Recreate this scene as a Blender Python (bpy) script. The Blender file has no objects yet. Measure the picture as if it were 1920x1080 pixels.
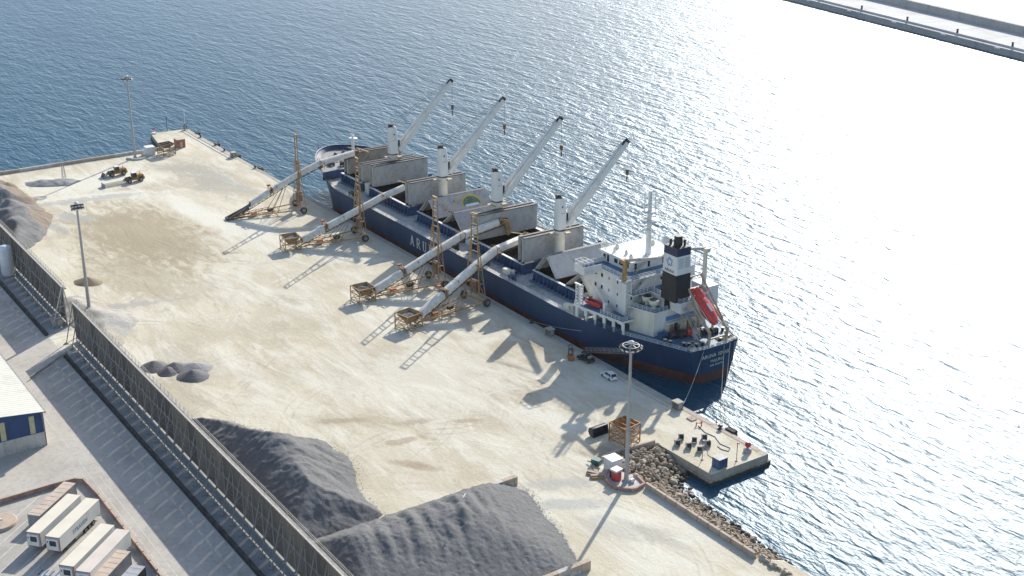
import bpy, bmesh, math, random
from mathutils import Vector, Matrix, noise
R = math.radians
sc = bpy.context.scene
COL = sc.collection

# ---------------------------------------------------------------- camera, sky, sun, exposure
# metres; +X runs along the quay edge towards the ship's stern, +Y out to sea, z = 0 is the quay surface
cam_d = bpy.data.cameras.new('camera')
cam = bpy.data.objects.new('camera', cam_d); COL.objects.link(cam)
cam_d.sensor_width = 36.0; cam_d.lens = 46.875; cam_d.clip_start = 1.0; cam_d.clip_end = 20000.0
fw = Vector((-0.7714, 0.5225, -0.3633)).normalized(); rt = Vector((0.5608, 0.8280, 0.0)).normalized()
up = rt.cross(fw)
cam.matrix_world = Matrix(((rt.x, up.x, -fw.x, 167.25), (rt.y, up.y, -fw.y, -175.36), (rt.z, up.z, -fw.z, 128.0), (0, 0, 0, 1)))
sc.camera = cam

SUN_AZ, SUN_EL = 125.0, 29.0
world = bpy.data.worlds.new('World'); sc.world = world; world.use_nodes = True
wn = world.node_tree; wn.nodes.clear()
sky = wn.nodes.new('ShaderNodeTexSky'); sky.sky_type = 'NISHITA'; sky.sun_disc = False
sky.sun_elevation = R(SUN_EL); sky.sun_rotation = R(90 - SUN_AZ); sky.air_density = 1.0; sky.dust_density = 1.1; sky.ozone_density = 1.2
bg = wn.nodes.new('ShaderNodeBackground'); bg.inputs[1].default_value = 0.13
wo = wn.nodes.new('ShaderNodeOutputWorld')
wn.links.new(sky.outputs[0], bg.inputs[0]); wn.links.new(bg.outputs[0], wo.inputs[0])
sun_d = bpy.data.lights.new('sun', 'SUN'); sun_d.energy = 3.9; sun_d.angle = R(0.53); sun_d.color = (1.0, 0.95, 0.87)
sun = bpy.data.objects.new('sun', sun_d); COL.objects.link(sun)
to_sun = Vector((math.cos(R(SUN_AZ)) * math.cos(R(SUN_EL)), math.sin(R(SUN_AZ)) * math.cos(R(SUN_EL)), math.sin(R(SUN_EL))))
sun.rotation_euler = to_sun.to_track_quat('Z', 'Y').to_euler(); sun.location = (0, 200, 300)
vs = sc.view_settings; vs.view_transform = 'Standard'; vs.look = 'None'; vs.gamma = 1.0; vs.use_curve_mapping = False
vs.exposure = 0.64
sc.render.engine = 'CYCLES'
sc.cycles.max_bounces = 6; sc.cycles.diffuse_bounces = 3; sc.cycles.glossy_bounces = 3; sc.cycles.transparent_max_bounces = 6
sc.cycles.sample_clamp_indirect = 4.0

# ---------------------------------------------------------------- node materials
MATS = {}
class N:
    """small helper round one material's node tree"""
    def __init__(s, m):
        s.t = m.node_tree; s.n = s.t.nodes; s.l = s.t.links
    def new(s, k, **kw):
        n = s.n.new(k)
        for a, v in kw.items(): setattr(n, a, v)
        return n
    def link(s, a, b): s.l.new(a, b)
    def coord(s, kind='Object', rot=0.0, scale=(1, 1, 1), loc=(0, 0, 0)):
        tc = s.new('ShaderNodeTexCoord'); mp = s.new('ShaderNodeMapping')
        mp.inputs['Rotation'].default_value = (0, 0, rot); mp.inputs['Scale'].default_value = scale; mp.inputs['Location'].default_value = loc
        s.link(tc.outputs[kind], mp.inputs[0]); return mp.outputs[0]
    def noise(s, vec, scale, detail=3, rough=0.55, dist=0.0):
        t = s.new('ShaderNodeTexNoise'); t.inputs['Scale'].default_value = scale; t.inputs['Detail'].default_value = detail
        t.inputs['Roughness'].default_value = rough; t.inputs['Distortion'].default_value = dist
        s.link(vec, t.inputs['Vector']); return t.outputs[0]
    def ramp(s, fac, stops):
        r = s.new('ShaderNodeValToRGB'); e = r.color_ramp.elements
        while len(e) < len(stops): e.new(0.5)
        for i, (p, c) in enumerate(stops):
            e[i].position = p; e[i].color = c if len(c) == 4 else (*c, 1)
        s.link(fac, r.inputs[0]); return r.outputs[0]
    def gray(s, fac, a, b):
        return s.ramp(fac, [(a, (0, 0, 0)), (b, (1, 1, 1))])
    def mix(s, fac, a, b, mode='MIX'):
        m = s.new('ShaderNodeMix', data_type='RGBA', blend_type=mode)
        if isinstance(fac, (int, float)): m.inputs[0].default_value = fac
        else: s.link(fac, m.inputs[0])
        for sock, v in ((m.inputs[6], a), (m.inputs[7], b)):
            if isinstance(v, tuple): sock.default_value = (*v[:3], 1)
            else: s.link(v, sock)
        return m.outputs[2]
    def math(s, op, a, b=None):
        m = s.new('ShaderNodeMath', operation=op)
        for i, v in enumerate((a, b)):
            if v is None: continue
            if isinstance(v, (int, float)): m.inputs[i].default_value = v
            else: s.link(v, m.inputs[i])
        return m.outputs[0]
    def bump(s, h, dist, strength=1.0, normal=None):
        b = s.new('ShaderNodeBump'); b.inputs['Distance'].default_value = dist; b.inputs['Strength'].default_value = strength
        s.link(h, b.inputs['Height'])
        if normal is not None: s.link(normal, b.inputs['Normal'])
        return b.outputs[0]
def newmat(name):
    m = bpy.data.materials.new(name); m.use_nodes = True; MATS[name] = m
    n = N(m); b = n.n['Principled BSDF']; return m, n, b
def pm(name, col, rough=0.6, var=0.18, scale=0.6, dark=None, metal=0.0, bump=0.0, bscale=6.0, spots=None, spotcut=(0.55, 0.72), stretch=(1, 1, 1), kind='Object'):
    """painted / weathered surface: colour drifts with noise, optional stains of another colour and fine relief"""
    m, n, b = newmat(name)
    v = n.coord(kind, scale=stretch)
    f = n.noise(v, scale, 4, 0.6)
    d = dark or tuple(c * (1 - 2.2 * var) for c in col); l = tuple(min(1, c * (1 + var)) for c in col)
    c = n.ramp(f, [(0.3, d), (0.52, col), (0.75, l)])
    if spots:
        c = n.mix(n.gray(n.noise(v, scale * 2.3, 6, 0.7), *spotcut), c, spots)
    n.link(c, b.inputs['Base Color'])
    b.inputs['Roughness'].default_value = rough; b.inputs['Metallic'].default_value = metal
    if bump: n.link(n.bump(n.noise(v, bscale, 4, 0.65), bump), b.inputs['Normal'])
    return m

# ---------------------------------------------------------------- mesh builder
class MB:
    def __init__(s): s.v = []; s.f = []; s.sm = []
    def add(s, vs, fs, smooth=False):
        o = len(s.v); s.v += [Vector(p) for p in vs]; s.f += [[i + o for i in f] for f in fs]; s.sm += [smooth] * len(fs); return s
    def box(s, c, d, rz=0.0, M=None):
        x, y, z = d[0] / 2, d[1] / 2, d[2] / 2
        m = M or Matrix.Rotation(rz, 3, 'Z'); c = Vector(c)
        vs = [c + m @ Vector((a * x, b * y, e * z)) for e in (-1, 1) for a, b in ((-1, -1), (1, -1), (1, 1), (-1, 1))]
        return s.add(vs, [[0, 3, 2, 1], [4, 5, 6, 7], [0, 1, 5, 4], [1, 2, 6, 5], [2, 3, 7, 6], [3, 0, 4, 7]])
    def bx(s, x0, x1, y0, y1, z0, z1): return s.box(((x0 + x1) / 2, (y0 + y1) / 2, (z0 + z1) / 2), (abs(x1 - x0), abs(y1 - y0), abs(z1 - z0)))
    def bar(s, a, b, w, h=None, upv=(0, 0, 1)):
        """rectangular beam from a to b, w wide, h deep"""
        a = Vector(a); b = Vector(b); h = h or w; d = b - a; L = d.length
        if L < 1e-6: return s
        z = d / L; u = Vector(upv)
        if abs(z.dot(u)) > 0.98: u = Vector((1, 0, 0))
        x = u.cross(z).normalized(); y = z.cross(x)
        return s.box((a + b) / 2, (w, h, L), M=Matrix((x, y, z)).transposed())
    def tube(s, a, b, r0, r1=None, n=8, cap=True):
        a = Vector(a); b = Vector(b); r1 = r0 if r1 is None else r1; d = (b - a).normalized()
        u = Vector((0, 0, 1)) if abs(d.z) < 0.95 else Vector((1, 0, 0)); x = u.cross(d).normalized(); y = d.cross(x)
        vs = []
        for c, r in ((a, r0), (b, r1)):
            vs += [c + x * r * math.cos(2 * math.pi * i / n) + y * r * math.sin(2 * math.pi * i / n) for i in range(n)]
        s.add(vs, [[i, (i + 1) % n, n + (i + 1) % n, n + i] for i in range(n)], True)
        if cap: s.add(vs, [list(range(n))[::-1], list(range(n, 2 * n))])
        return s
    def path(s, pts, r, n=5):
        for a, b in zip(pts, pts[1:]): s.tube(a, b, r, n=n, cap=True)
        return s
    def prism(s, poly, z0, z1):
        n = len(poly); vs = [(x, y, z0) for x, y in poly] + [(x, y, z1) for x, y in poly]
        return s.add(vs, [list(range(n))[::-1], list(range(n, 2 * n))] + [[i, (i + 1) % n, n + (i + 1) % n, n + i] for i in range(n)])
    def extr(s, poly, a, b):
        """polygon given as 3-D points, swept from +a to +b (two offset vectors)"""
        n = len(poly); a = Vector(a); b = Vector(b); vs = [Vector(p) + a for p in poly] + [Vector(p) + b for p in poly]
        return s.add(vs, [list(range(n))[::-1], list(range(n, 2 * n))] + [[i, (i + 1) % n, n + (i + 1) % n, n + i] for i in range(n)])
    def lathe(s, c, prof, n=16):
        c = Vector(c); k = len(prof); vs = []
        for r, z in prof: vs += [c + Vector((r * math.cos(2 * math.pi * i / n), r * math.sin(2 * math.pi * i / n), z)) for i in range(n)]
        fs = [[j * n + i, j * n + (i + 1) % n, (j + 1) * n + (i + 1) % n, (j + 1) * n + i] for j in range(k - 1) for i in range(n)]
        s.add(vs, fs, True)
        return s.add(vs, [list(range(n))[::-1], list(range((k - 1) * n, k * n))])
    def loft(s, rings, closed=True, smooth=True, caps=True):
        n = len(rings[0]); vs = [p for r in rings for p in r]
        m = n if closed else n - 1
        fs = [[j * n + i, j * n + (i + 1) % n, (j + 1) * n + (i + 1) % n, (j + 1) * n + i] for j in range(len(rings) - 1) for i in range(m)]
        s.add(vs, fs, smooth)
        if caps and closed: s.add(vs, [list(range(n))[::-1], list(range((len(rings) - 1) * n, len(rings) * n))])
        return s
    def grid(s, nx, ny, fn, smooth=True):
        vs = [fn(i / nx, j / ny) for j in range(ny + 1) for i in range(nx + 1)]
        return s.add(vs, [[j * (nx + 1) + i, j * (nx + 1) + i + 1, (j + 1) * (nx + 1) + i + 1, (j + 1) * (nx + 1) + i] for j in range(ny) for i in range(nx)], smooth)
    def build(s, name, mat, parent=None, off=(0, 0, 0), fixn=True):
        me = bpy.data.meshes.new(name); o3 = Vector(off)
        me.from_pydata([tuple(p - o3) for p in s.v], [], s.f)
        if any(s.sm): me.polygons.foreach_set('use_smooth', s.sm)
        if fixn:
            bm = bmesh.new(); bm.from_mesh(me); bmesh.ops.recalc_face_normals(bm, faces=bm.faces); bm.to_mesh(me); bm.free()
        me.materials.append(MATS[mat] if isinstance(mat, str) else mat)
        ob = bpy.data.objects.new(name, me); COL.objects.link(ob)
        if parent is not None: ob.parent = parent
        return ob
def tag(o, label=None, cat=None, group=None, kind=None):
    for k, v in (('label', label), ('category', cat), ('group', group), ('kind', kind)):
        if v: o[k] = v
    return o
def thing(name, label, cat, loc=(0, 0, 0), rz=0.0, group=None):
    o = bpy.data.objects.new(name, None); COL.objects.link(o); o.location = loc; o.rotation_euler = (0, 0, rz); o.empty_display_size = 0.5
    return tag(o, label, cat, group)
def sub(name, parent, loc=(0, 0, 0), rz=0.0):
    o = bpy.data.objects.new(name, None); COL.objects.link(o); o.location = loc; o.rotation_euler = (0, 0, rz); o.parent = parent; return o
def copy_tree(o, parent=None):
    kids = list(o.children); c = o.copy(); COL.objects.link(c); c.parent = parent
    for k in kids: copy_tree(k, c)
    return c
def dup(o, loc, rz, label=None):
    c = copy_tree(o); c.location = loc; c.rotation_euler = (0, 0, rz)
    if label: c['label'] = label
    return c
def text(name, body, size, mat, parent, M, ext=0.01, align='CENTER'):
    cu = bpy.data.curves.new(name, 'FONT'); cu.body = body; cu.size = size; cu.align_x = align; cu.extrude = ext; cu.resolution_u = 2
    t = bpy.data.objects.new(name + '_tmp', cu); COL.objects.link(t)
    me = bpy.data.meshes.new_from_object(t.evaluated_get(bpy.context.evaluated_depsgraph_get()))
    bpy.data.objects.remove(t)
    me.transform(M); me.materials.clear(); me.materials.append(MATS[mat]); me.name = name
    o = bpy.data.objects.new(name, me); COL.objects.link(o); o.parent = parent; return o
def frame(o, x, y):
    x = Vector(x).normalized(); y = Vector(y).normalized(); z = x.cross(y)
    return Matrix(((x.x, y.x, z.x, o[0]), (x.y, y.y, z.y, o[1]), (x.z, y.z, z.z, o[2]), (0, 0, 0, 1)))
def lerp(tab, x):
    tab = sorted(tab)
    if x <= tab[0][0]: return tab[0][1]
    for (a, u), (b, w) in zip(tab, tab[1:]):
        if x <= b: return u + (w - u) * (x - a) / (b - a)
    return tab[-1][1]
rnd = random.Random(7)

# ---------------------------------------------------------------- setting: water, land, road, breakwater
WZ = -2.3
def m_water():
    m, n, b = newmat('water')
    a = R(14)
    v1 = n.coord('Object', rot=-a, scale=(0.34, 1.0, 1)); v2 = n.coord('Object', rot=-R(2), scale=(0.42, 1, 1)); v3 = n.coord('Object', rot=-R(36), scale=(0.65, 1, 1))
    h1 = n.noise(v1, 0.26, 2, 0.5, 0.5); h2 = n.noise(v2, 0.72, 2, 0.5, 0.4); h3 = n.noise(v3, 1.8, 3, 0.6)
    gust = n.noise(n.coord('Object', rot=-R(35), scale=(0.35, 1, 1), loc=(13, 5, 0)), 0.016, 4, 0.6, 0.5)
    g = n.ramp(gust, [(0.3, (0.66, 0.66, 0.66)), (0.7, (1.0, 1.0, 1.0))])
    s = n.math('ADD', n.math('ADD', n.math('MULTIPLY', h1, 0.80), n.math('MULTIPLY', h2, 0.40)), n.math('MULTIPLY', h3, 0.13))
    nb = n.bump(n.math('MULTIPLY', s, g), 1.0)
    dep = n.ramp(gust, [(0.3, (0.002, 0.056, 0.096)), (0.7, (0.004, 0.072, 0.118))])
    n.n.remove(b)
    body = n.new('ShaderNodeBsdfDiffuse'); n.link(dep, body.inputs['Color']); n.link(nb, body.inputs['Normal'])
    gl = n.new('ShaderNodeBsdfGlossy', distribution='BECKMANN'); gl.inputs['Color'].default_value = (0.56, 0.61, 0.66, 1); gl.inputs['Roughness'].default_value = 0.41; n.link(nb, gl.inputs['Normal'])
    fr = n.new('ShaderNodeFresnel'); fr.inputs['IOR'].default_value = 1.34; n.link(nb, fr.inputs['Normal'])
    mx = n.new('ShaderNodeMixShader'); n.link(fr.outputs[0], mx.inputs[0]); n.link(body.outputs[0], mx.inputs[1]); n.link(gl.outputs[0], mx.inputs[2])
    n.link(mx.outputs[0], n.n['Material Output'].inputs['Surface'])
m_water()
def m_yard():
    m, n, b = newmat('dusty_yard')
    w = n.coord('Object')
    lon = n.coord('Object', rot=R(-54), scale=(0.36, 1, 1))
    lon2 = n.coord('Object', rot=R(-62), scale=(0.22, 1, 1)); lon3 = n.coord('Object', rot=R(-20), scale=(0.30, 1, 1))
    base = n.ramp(n.noise(w, 0.022, 5, 0.62, 0.8), [(0.32, (0.36, 0.29, 0.19)), (0.45, (0.50, 0.435, 0.32)), (0.60, (0.62, 0.565, 0.44)), (0.75, (0.70, 0.66, 0.54))])
    st = n.noise(lon, 0.10, 8, 0.62, 1.4)
    c = n.mix(n.math('MULTIPLY', n.gray(st, 0.44, 0.64), 0.85), base, (0.69, 0.66, 0.57))
    c = n.mix(n.math('MULTIPLY', n.gray(n.noise(lon2, 0.20, 8, 0.70, 2.2), 0.52, 0.68), 0.55), c, (0.42, 0.35, 0.245))
    c = n.mix(n.math('MULTIPLY', n.gray(n.noise(lon3, 0.22, 7, 0.70, 1.5), 0.55, 0.70), 0.45), c, (0.40, 0.385, 0.35))
    sk = n.noise(n.coord('Object', rot=R(-57), scale=(0.07, 1, 1)), 0.9, 7, 0.72, 0.35); pt = n.gray(n.noise(w, 0.045, 4, 0.6), 0.44, 0.60)
    c = n.mix(n.math('MULTIPLY', n.math('MULTIPLY', n.gray(sk, 0.54, 0.66), pt), 0.42), c, (0.37, 0.315, 0.225))
    sk2 = n.noise(n.coord('Object', rot=R(-38), scale=(0.07, 1, 1), loc=(7, 3, 0)), 0.8, 7, 0.72, 0.35); pt2 = n.gray(n.noise(n.coord('Object', loc=(90, 40, 0)), 0.05, 4, 0.6), 0.48, 0.62)
    c = n.mix(n.math('MULTIPLY', n.math('MULTIPLY', n.gray(sk2, 0.53, 0.64), pt2), 0.55), c, (0.72, 0.69, 0.60))
    # fan of loader sweeps: thin arcs broken up by noise
    for (x, y, sc_, cut, k) in ((-55, -48, 0.30, 0.90, 0.40), (-30, -86, 0.24, 0.92, 0.35), (-250, -30, 0.26, 0.88, 0.45), (-170, -50, 0.20, 0.93, 0.35)):
        wv = n.new('ShaderNodeTexWave', wave_type='RINGS', rings_direction='Z'); wv.inputs['Scale'].default_value = sc_; wv.inputs['Distortion'].default_value = 14.0
        wv.inputs['Detail'].default_value = 3.0; wv.inputs['Detail Scale'].default_value = 0.12; wv.inputs['Detail Roughness'].default_value = 0.6
        n.link(n.coord('Object', loc=(-x, -y, 0)), wv.inputs['Vector'])
        mp = n.new('ShaderNodeMapping', vector_type='TEXTURE'); mp.inputs['Location'].default_value = (x, y, 0); mp.inputs['Scale'].default_value = (42, 42, 1); n.link(w, mp.inputs[0])
        ln = n.new('ShaderNodeVectorMath', operation='LENGTH'); n.link(mp.outputs[0], ln.inputs[0])
        fade = n.ramp(ln.outputs['Value'], [(0.2, (1, 1, 1)), (1.0, (0, 0, 0))])
        tr = n.math('MULTIPLY', n.math('MULTIPLY', n.gray(wv.outputs['Fac'], cut, 0.99), n.gray(n.noise(w, 0.07, 5, 0.7), 0.48, 0.62)), fade)
        c = n.mix(n.math('MULTIPLY', tr, k), c, (0.34, 0.30, 0.235))
    # tyre tracks: paired arcs of given centre and radius, worn away in places
    brk = n.gray(n.noise(n.coord('Object', loc=(31, 77, 0)), 0.11, 5, 0.65), 0.46, 0.58)
    wob = n.math('MULTIPLY', n.math('SUBTRACT', n.noise(w, 0.06, 3, 0.5), 0.5), 3.0)
    for i, (x, y, r_, side, k) in enumerate(TRACKS):
        mp = n.new('ShaderNodeMapping'); mp.inputs['Location'].default_value = (-x, -y, 0); n.link(w, mp.inputs[0])
        ln = n.new('ShaderNodeVectorMath', operation='LENGTH'); n.link(mp.outputs[0], ln.inputs[0])
        d = n.math('ADD', n.math('SUBTRACT', ln.outputs['Value'], r_), wob)
        d = n.math('ABSOLUTE', n.math('SUBTRACT', n.math('ABSOLUTE', d), 1.1))
        f = n.math('MULTIPLY', n.ramp(d, [(0.18, (1, 1, 1)), (0.42, (0, 0, 0))]), brk)
        c = n.mix(n.math('MULTIPLY', f, k), c, (0.35, 0.295, 0.215) if side else (0.72, 0.69, 0.61))
    # stains: (x, y, radius along, radius across, turn, colour, strength)
    br = n.math('MULTIPLY', n.math('SUBTRACT', n.noise(lon, 0.30, 6, 0.7, 1.0), 0.5), 2.2)
    for (x, y, ra, rb, tz, col, k) in STAINS:
        mp = n.new('ShaderNodeMapping', vector_type='TEXTURE'); mp.inputs['Location'].default_value = (x, y, 0); mp.inputs['Rotation'].default_value = (0, 0, R(tz)); mp.inputs['Scale'].default_value = (ra, rb, 1)
        n.link(w, mp.inputs[0])
        ln = n.new('ShaderNodeVectorMath', operation='LENGTH'); n.link(mp.outputs[0], ln.inputs[0])
        f = n.math('MULTIPLY', n.ramp(n.math('ADD', ln.outputs['Value'], br), [(0.50, (1, 1, 1)), (1.0, (0, 0, 0))]), k)
        c = n.mix(f, c, col)
    fine = n.noise(w, 1.3, 6, 0.75)
    c = n.mix(0.25, c, n.ramp(fine, [(0.3, (0.36, 0.31, 0.24)), (0.7, (0.74, 0.70, 0.61))]))
    c = n.mix(n.math('MULTIPLY', n.gray(n.noise(n.coord('Object', rot=R(-50), scale=(0.45, 1, 1)), 0.28, 8, 0.75), 0.66, 0.72), 0.6), c, (0.27, 0.19, 0.12))
    c = n.mix(1.0, c, (0.995, 1.0, 0.965), 'MULTIPLY')
    n.link(c, b.inputs['Base Color']); b.inputs['Roughness'].default_value = 0.9; b.inputs['Specular IOR Level'].default_value = 0.2
    h = n.math('ADD', n.math('MULTIPLY', st, 0.5), n.math('MULTIPLY', fine, 0.22))
    n.link(n.bump(h, 0.5), b.inputs['Normal'])
TRACKS = [(-60, -40, 18, 1, .5), (-52, -52, 27, 1, .4), (-40, -30, 13, 0, .5), (-70, -70, 34, 1, .4), (-95, -20, 52, 0, .5), (-140, -110, 62, 1, .45), (-200, -20, 44, 1, .45), (-230, -70, 38, 0, .5), (-180, 10, 72, 1, .4), (-250, -30, 16, 1, .55), (-262, -26, 9, 1, .5), (-150, -60, 22, 1, .4), (-30, -58, 20, 1, .45), (10, -60, 26, 1, .4), (-8, -75, 40, 0, .45), (-110, -95, 30, 1, .45), (-300, -90, 60, 1, .4), (-165, -85, 14, 1, .5), (-18, -38, 9, 1, .5)]
GRY = (0.37, 0.36, 0.335); TAN = (0.30, 0.24, 0.135); WHT = (0.70, 0.67, 0.585); BRN = (0.30, 0.20, 0.13); BLU = (0.33, 0.335, 0.34)
STAINS = [(-203, -58, 44, 21, -3, TAN, 0.9), (-168, -68, 34, 15, 8, TAN, 0.6), (-186, -56, 26, 9, 30, (0.27, 0.21, 0.125), 0.6), (-222, -64, 16, 6, 60, (0.27, 0.21, 0.125), 0.5), (-192, -40, 3.4, 1.5, 20, BRN, 0.9), (-199.6, -40.4, 2.2, 1.0, 20, BRN, 0.8), (-61, -64, 6, 1.6, 60, BRN, 0.8), (-46, -42, 4, 1.4, 60, BRN, 0.7), (-37, -62, 5, 1.8, 40, BRN, 0.7), (-120, -66, 26, 10, 55, (0.45, 0.39, 0.28), 0.5), (-52, -52, 5, 1.6, 70, BRN, 0.6), (-46, -58, 6, 1.6, 80, BRN, 0.7), (-172, -42, 4, 1.5, 50, BRN, 0.8), (-34, -60, 4, 1.6, 40, BRN, 0.6), (-247, -19, 30, 9, -2, (0.31, 0.295, 0.25), 0.85), (-262, -24, 14, 6, 20, (0.31, 0.295, 0.25), 0.7), (-236, -14, 20, 3, 3, BLU, 0.6), (-229, -69, 11, 3.2, 29, (0.30, 0.305, 0.31), 0.75), (-225, -77, 15, 3.2, 12, (0.30, 0.305, 0.31), 0.75),
          (-106, -80, 16, 7, 5, (0.30, 0.26, 0.20), 0.5), (-92, -88, 14, 7, 0, (0.34, 0.29, 0.22), 0.55), (-60, -62, 14, 4, 50, TAN, 0.4), (-38, -28, 12, 5, 20, WHT, 0.8),
          (-14, -42, 9, 3.2, 62, BLU, 0.7), (-6, -44, 10, 2.6, 62, BLU, 0.65), (6, -42, 12, 4, 40, GRY, 0.5), (12, -38, 8, 2, 15, (0.28, 0.27, 0.25), 0.4), (-19, -27, 6, 4, 40, (0.24, 0.17, 0.11), 0.7),
          (-70, -40, 30, 18, 50, WHT, 0.55), (-262, -52, 30, 12, 70, WHT, 0.85), (-246, -55, 20, 5, 74, WHT, 0.9), (-211, -36, 36, 5, 2.5, WHT, 0.9), (-192, -30, 40, 6, 15, WHT, 0.75), (-110, -22, 30, 8, 5, WHT, 0.4), (-210, -70, 20, 5, 60, BRN, 0.3), (-245, -62, 22, 3.5, 80, (0.31, 0.31, 0.31), 0.7), (-150, -81, 16, 2.5, 75, (0.31, 0.31, 0.31), 0.75), (-228, -72, 16, 2.2, 75, (0.33, 0.33, 0.33), 0.6)]
m_yard()
def m_concrete(name, col, s=0.25, bump=0.02, stain=(0.22, 0.20, 0.17), tide=None):
    m, n, b = newmat(name); w = n.coord('Object')
    c = n.ramp(n.noise(w, s, 5, 0.65), [(0.25, tuple(x * 0.68 for x in col)), (0.5, col), (0.75, tuple(min(1, x * 1.15) for x in col))])
    drip = n.coord('Object', scale=(1, 1, 0.12))
    c = n.mix(n.math('MULTIPLY', n.gray(n.noise(drip, 0.9, 5, 0.7), 0.5, 0.72), 0.6), c, stain)
    c = n.mix(0.2, c, n.ramp(n.noise(w, 3.0, 5, 0.7), [(0.3, tuple(x * 0.5 for x in col)), (0.7, tuple(min(1, x * 1.3) for x in col))]))
    if tide is not None:   # weed and wet stone below the high-water line
        ge = n.new('ShaderNodeNewGeometry'); sp = n.new('ShaderNodeSeparateXYZ'); n.link(ge.outputs['Position'], sp.inputs[0])
        zz = n.math('ADD', sp.outputs['Z'], n.math('MULTIPLY', n.noise(w, 0.8, 5, 0.7), 0.9))
        c = n.mix(n.ramp(n.math('SUBTRACT', zz, tide), [(0.0, (1, 1, 1)), (0.35, (0, 0, 0))]), c, (0.045, 0.042, 0.030))
    n.link(c, b.inputs['Base Color']); b.inputs['Roughness'].default_value = 0.88
    n.link(n.bump(n.noise(w, 4.0, 5, 0.7), bump), b.inputs['Normal'])
m_concrete('quay_concrete', (0.42, 0.37, 0.29), 0.35, 0.05, (0.20, 0.16, 0.11), tide=-1.25)
m_concrete('coping_concrete', (0.42, 0.385, 0.32), 0.5)
m_concrete('road_concrete', (0.47, 0.435, 0.375), 0.12)
m_concrete('parking_concrete', (0.42, 0.395, 0.345), 0.10)
m_concrete('wall_concrete', (0.46, 0.36, 0.28), 0.6)
m_concrete('pale_wall', (0.52, 0.49, 0.44), 0.5)
m_concrete('breakwater_concrete', (0.40, 0.395, 0.38), 0.05); m_concrete('breakwater_pale', (0.52, 0.515, 0.50), 0.05)

g = MB().add([(-9000, -9000, WZ), (9000, -9000, WZ), (9000, 9000, WZ), (-9000, 9000, WZ)], [[0, 1, 2, 3]]).build('water', 'water', fixn=False)
tag(g, 'blue harbour water with small wind waves and sun glitter', 'water', kind='structure')

LAND = [(-313.5, -14.1), (-311.7, 0), (0, 0), (0, -15.2), (-15.6, -15.6), (-16.8, -28.6), (-3.7, -28.6), (26.5, -28.6), (30, -25.2), (36, -24.6), (60, -27), (400, -27), (400, -600), (-289, -600), (-289, -18.2)]
def land_mesh():
    b = MB(); n = len(LAND)
    b.add([(x, y, 0) for x, y in LAND], [list(range(n))])
    return b
o = land_mesh().build('ground', 'dusty_yard', fixn=False); tag(o, 'wide dusty quay yard of pale trodden sand and gravel', 'ground', kind='structure')
# quay walls: concrete blocks standing in the water, each face its own run
def wall_run(a, b, z0, z1, t=0.8, nrm=1):
    a = Vector((*a, 0)); b = Vector((*b, 0)); d = (b - a).normalized(); nn = Vector((-d.y, d.x, 0)) * nrm
    return MB().extr([a + Vector((0, 0, z0)), b + Vector((0, 0, z0)), b + Vector((0, 0, z1)), a + Vector((0, 0, z1))], nn * 0.02, -nn * t)
qw = thing('quay', None, None); qw['kind'] = 'structure'
def run(a, b, nrm, L=14.0, top=-0.004):
    A = Vector(a); B = Vector(b); k = max(1, round((B - A).length / L))
    for i in range(k):
        p = A.lerp(B, i / k + 0.0006); q = A.lerp(B, (i + 1) / k - 0.0006)
        wall_run(p, q, -9, top, 0.9, nrm).build('quay_wall', 'quay_concrete', qw)
run((-311.7, 0), (0, 0), 1, 13); run((0, 0), (0, -15.2), 1, 7.6); run((0, -15.2), (-15.6, -15.6), 1, 8); run((-15.6, -15.6), (-16.8, -28.6), 1, 14); run((-313.5, -14.1), (-311.7, 0), 1, 8)
run((-289, -18.2), (-313.5, -14.1), 1, 9); run((-289, -300), (-289, -18.2), 1, 16)
# pier ledge a little above the water
MB().bx(-15.2, -0.02, -15.9, -15.3, -9, -1.35).build('ledge', 'quay_concrete', qw); MB().bx(0.03, 0.45, -15.9, 0.3, -9, -1.35).build('ledge', 'quay_concrete', qw)
# coping strip along the edge, in cast lengths, with a rail slot and pale kerb line
L0 = -310.0
while L0 < -0.5:
    L1 = min(L0 + 9.7, -0.15)
    MB().bx(L0, L1 - 0.04, -1.5, -0.02, -0.2, 0.02 + 0.006 * ((int(-L0 * 3)) % 3)).build('coping', 'coping_concrete', qw); L0 = L1
# low kerb and cable channel behind the coping near the stern berth
for x0, x1 in ((-100, -62), (-60.5, -52), (-50.5, -27.5)):
    MB().bx(x0, x1, -3.05, -2.75, -0.1, 0.16).build('kerb', 'pale_wall', qw)
    MB().bx(x0, x1, -1.95, -1.75, -0.1, 0.10).build('kerb', 'coping_concrete', qw)
for x0, x1 in ((-24, -16), (-13, -2)): MB().bx(x0, x1, -1.2, -0.35, 0.0, 0.07).build('edge_board', 'wall_concrete', qw)
# road beyond the fence, its gutter, and the parking apron
o = MB().add([(-289, -600, .004), (400, -600, .004), (400, -102.2, .004), (-289, -102.2, .004)], [[0, 1, 2, 3]]).build('road', 'road_concrete', fixn=False); tag(o, 'pale concrete service road beyond the windbreak fence', 'road', kind='structure')

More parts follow.
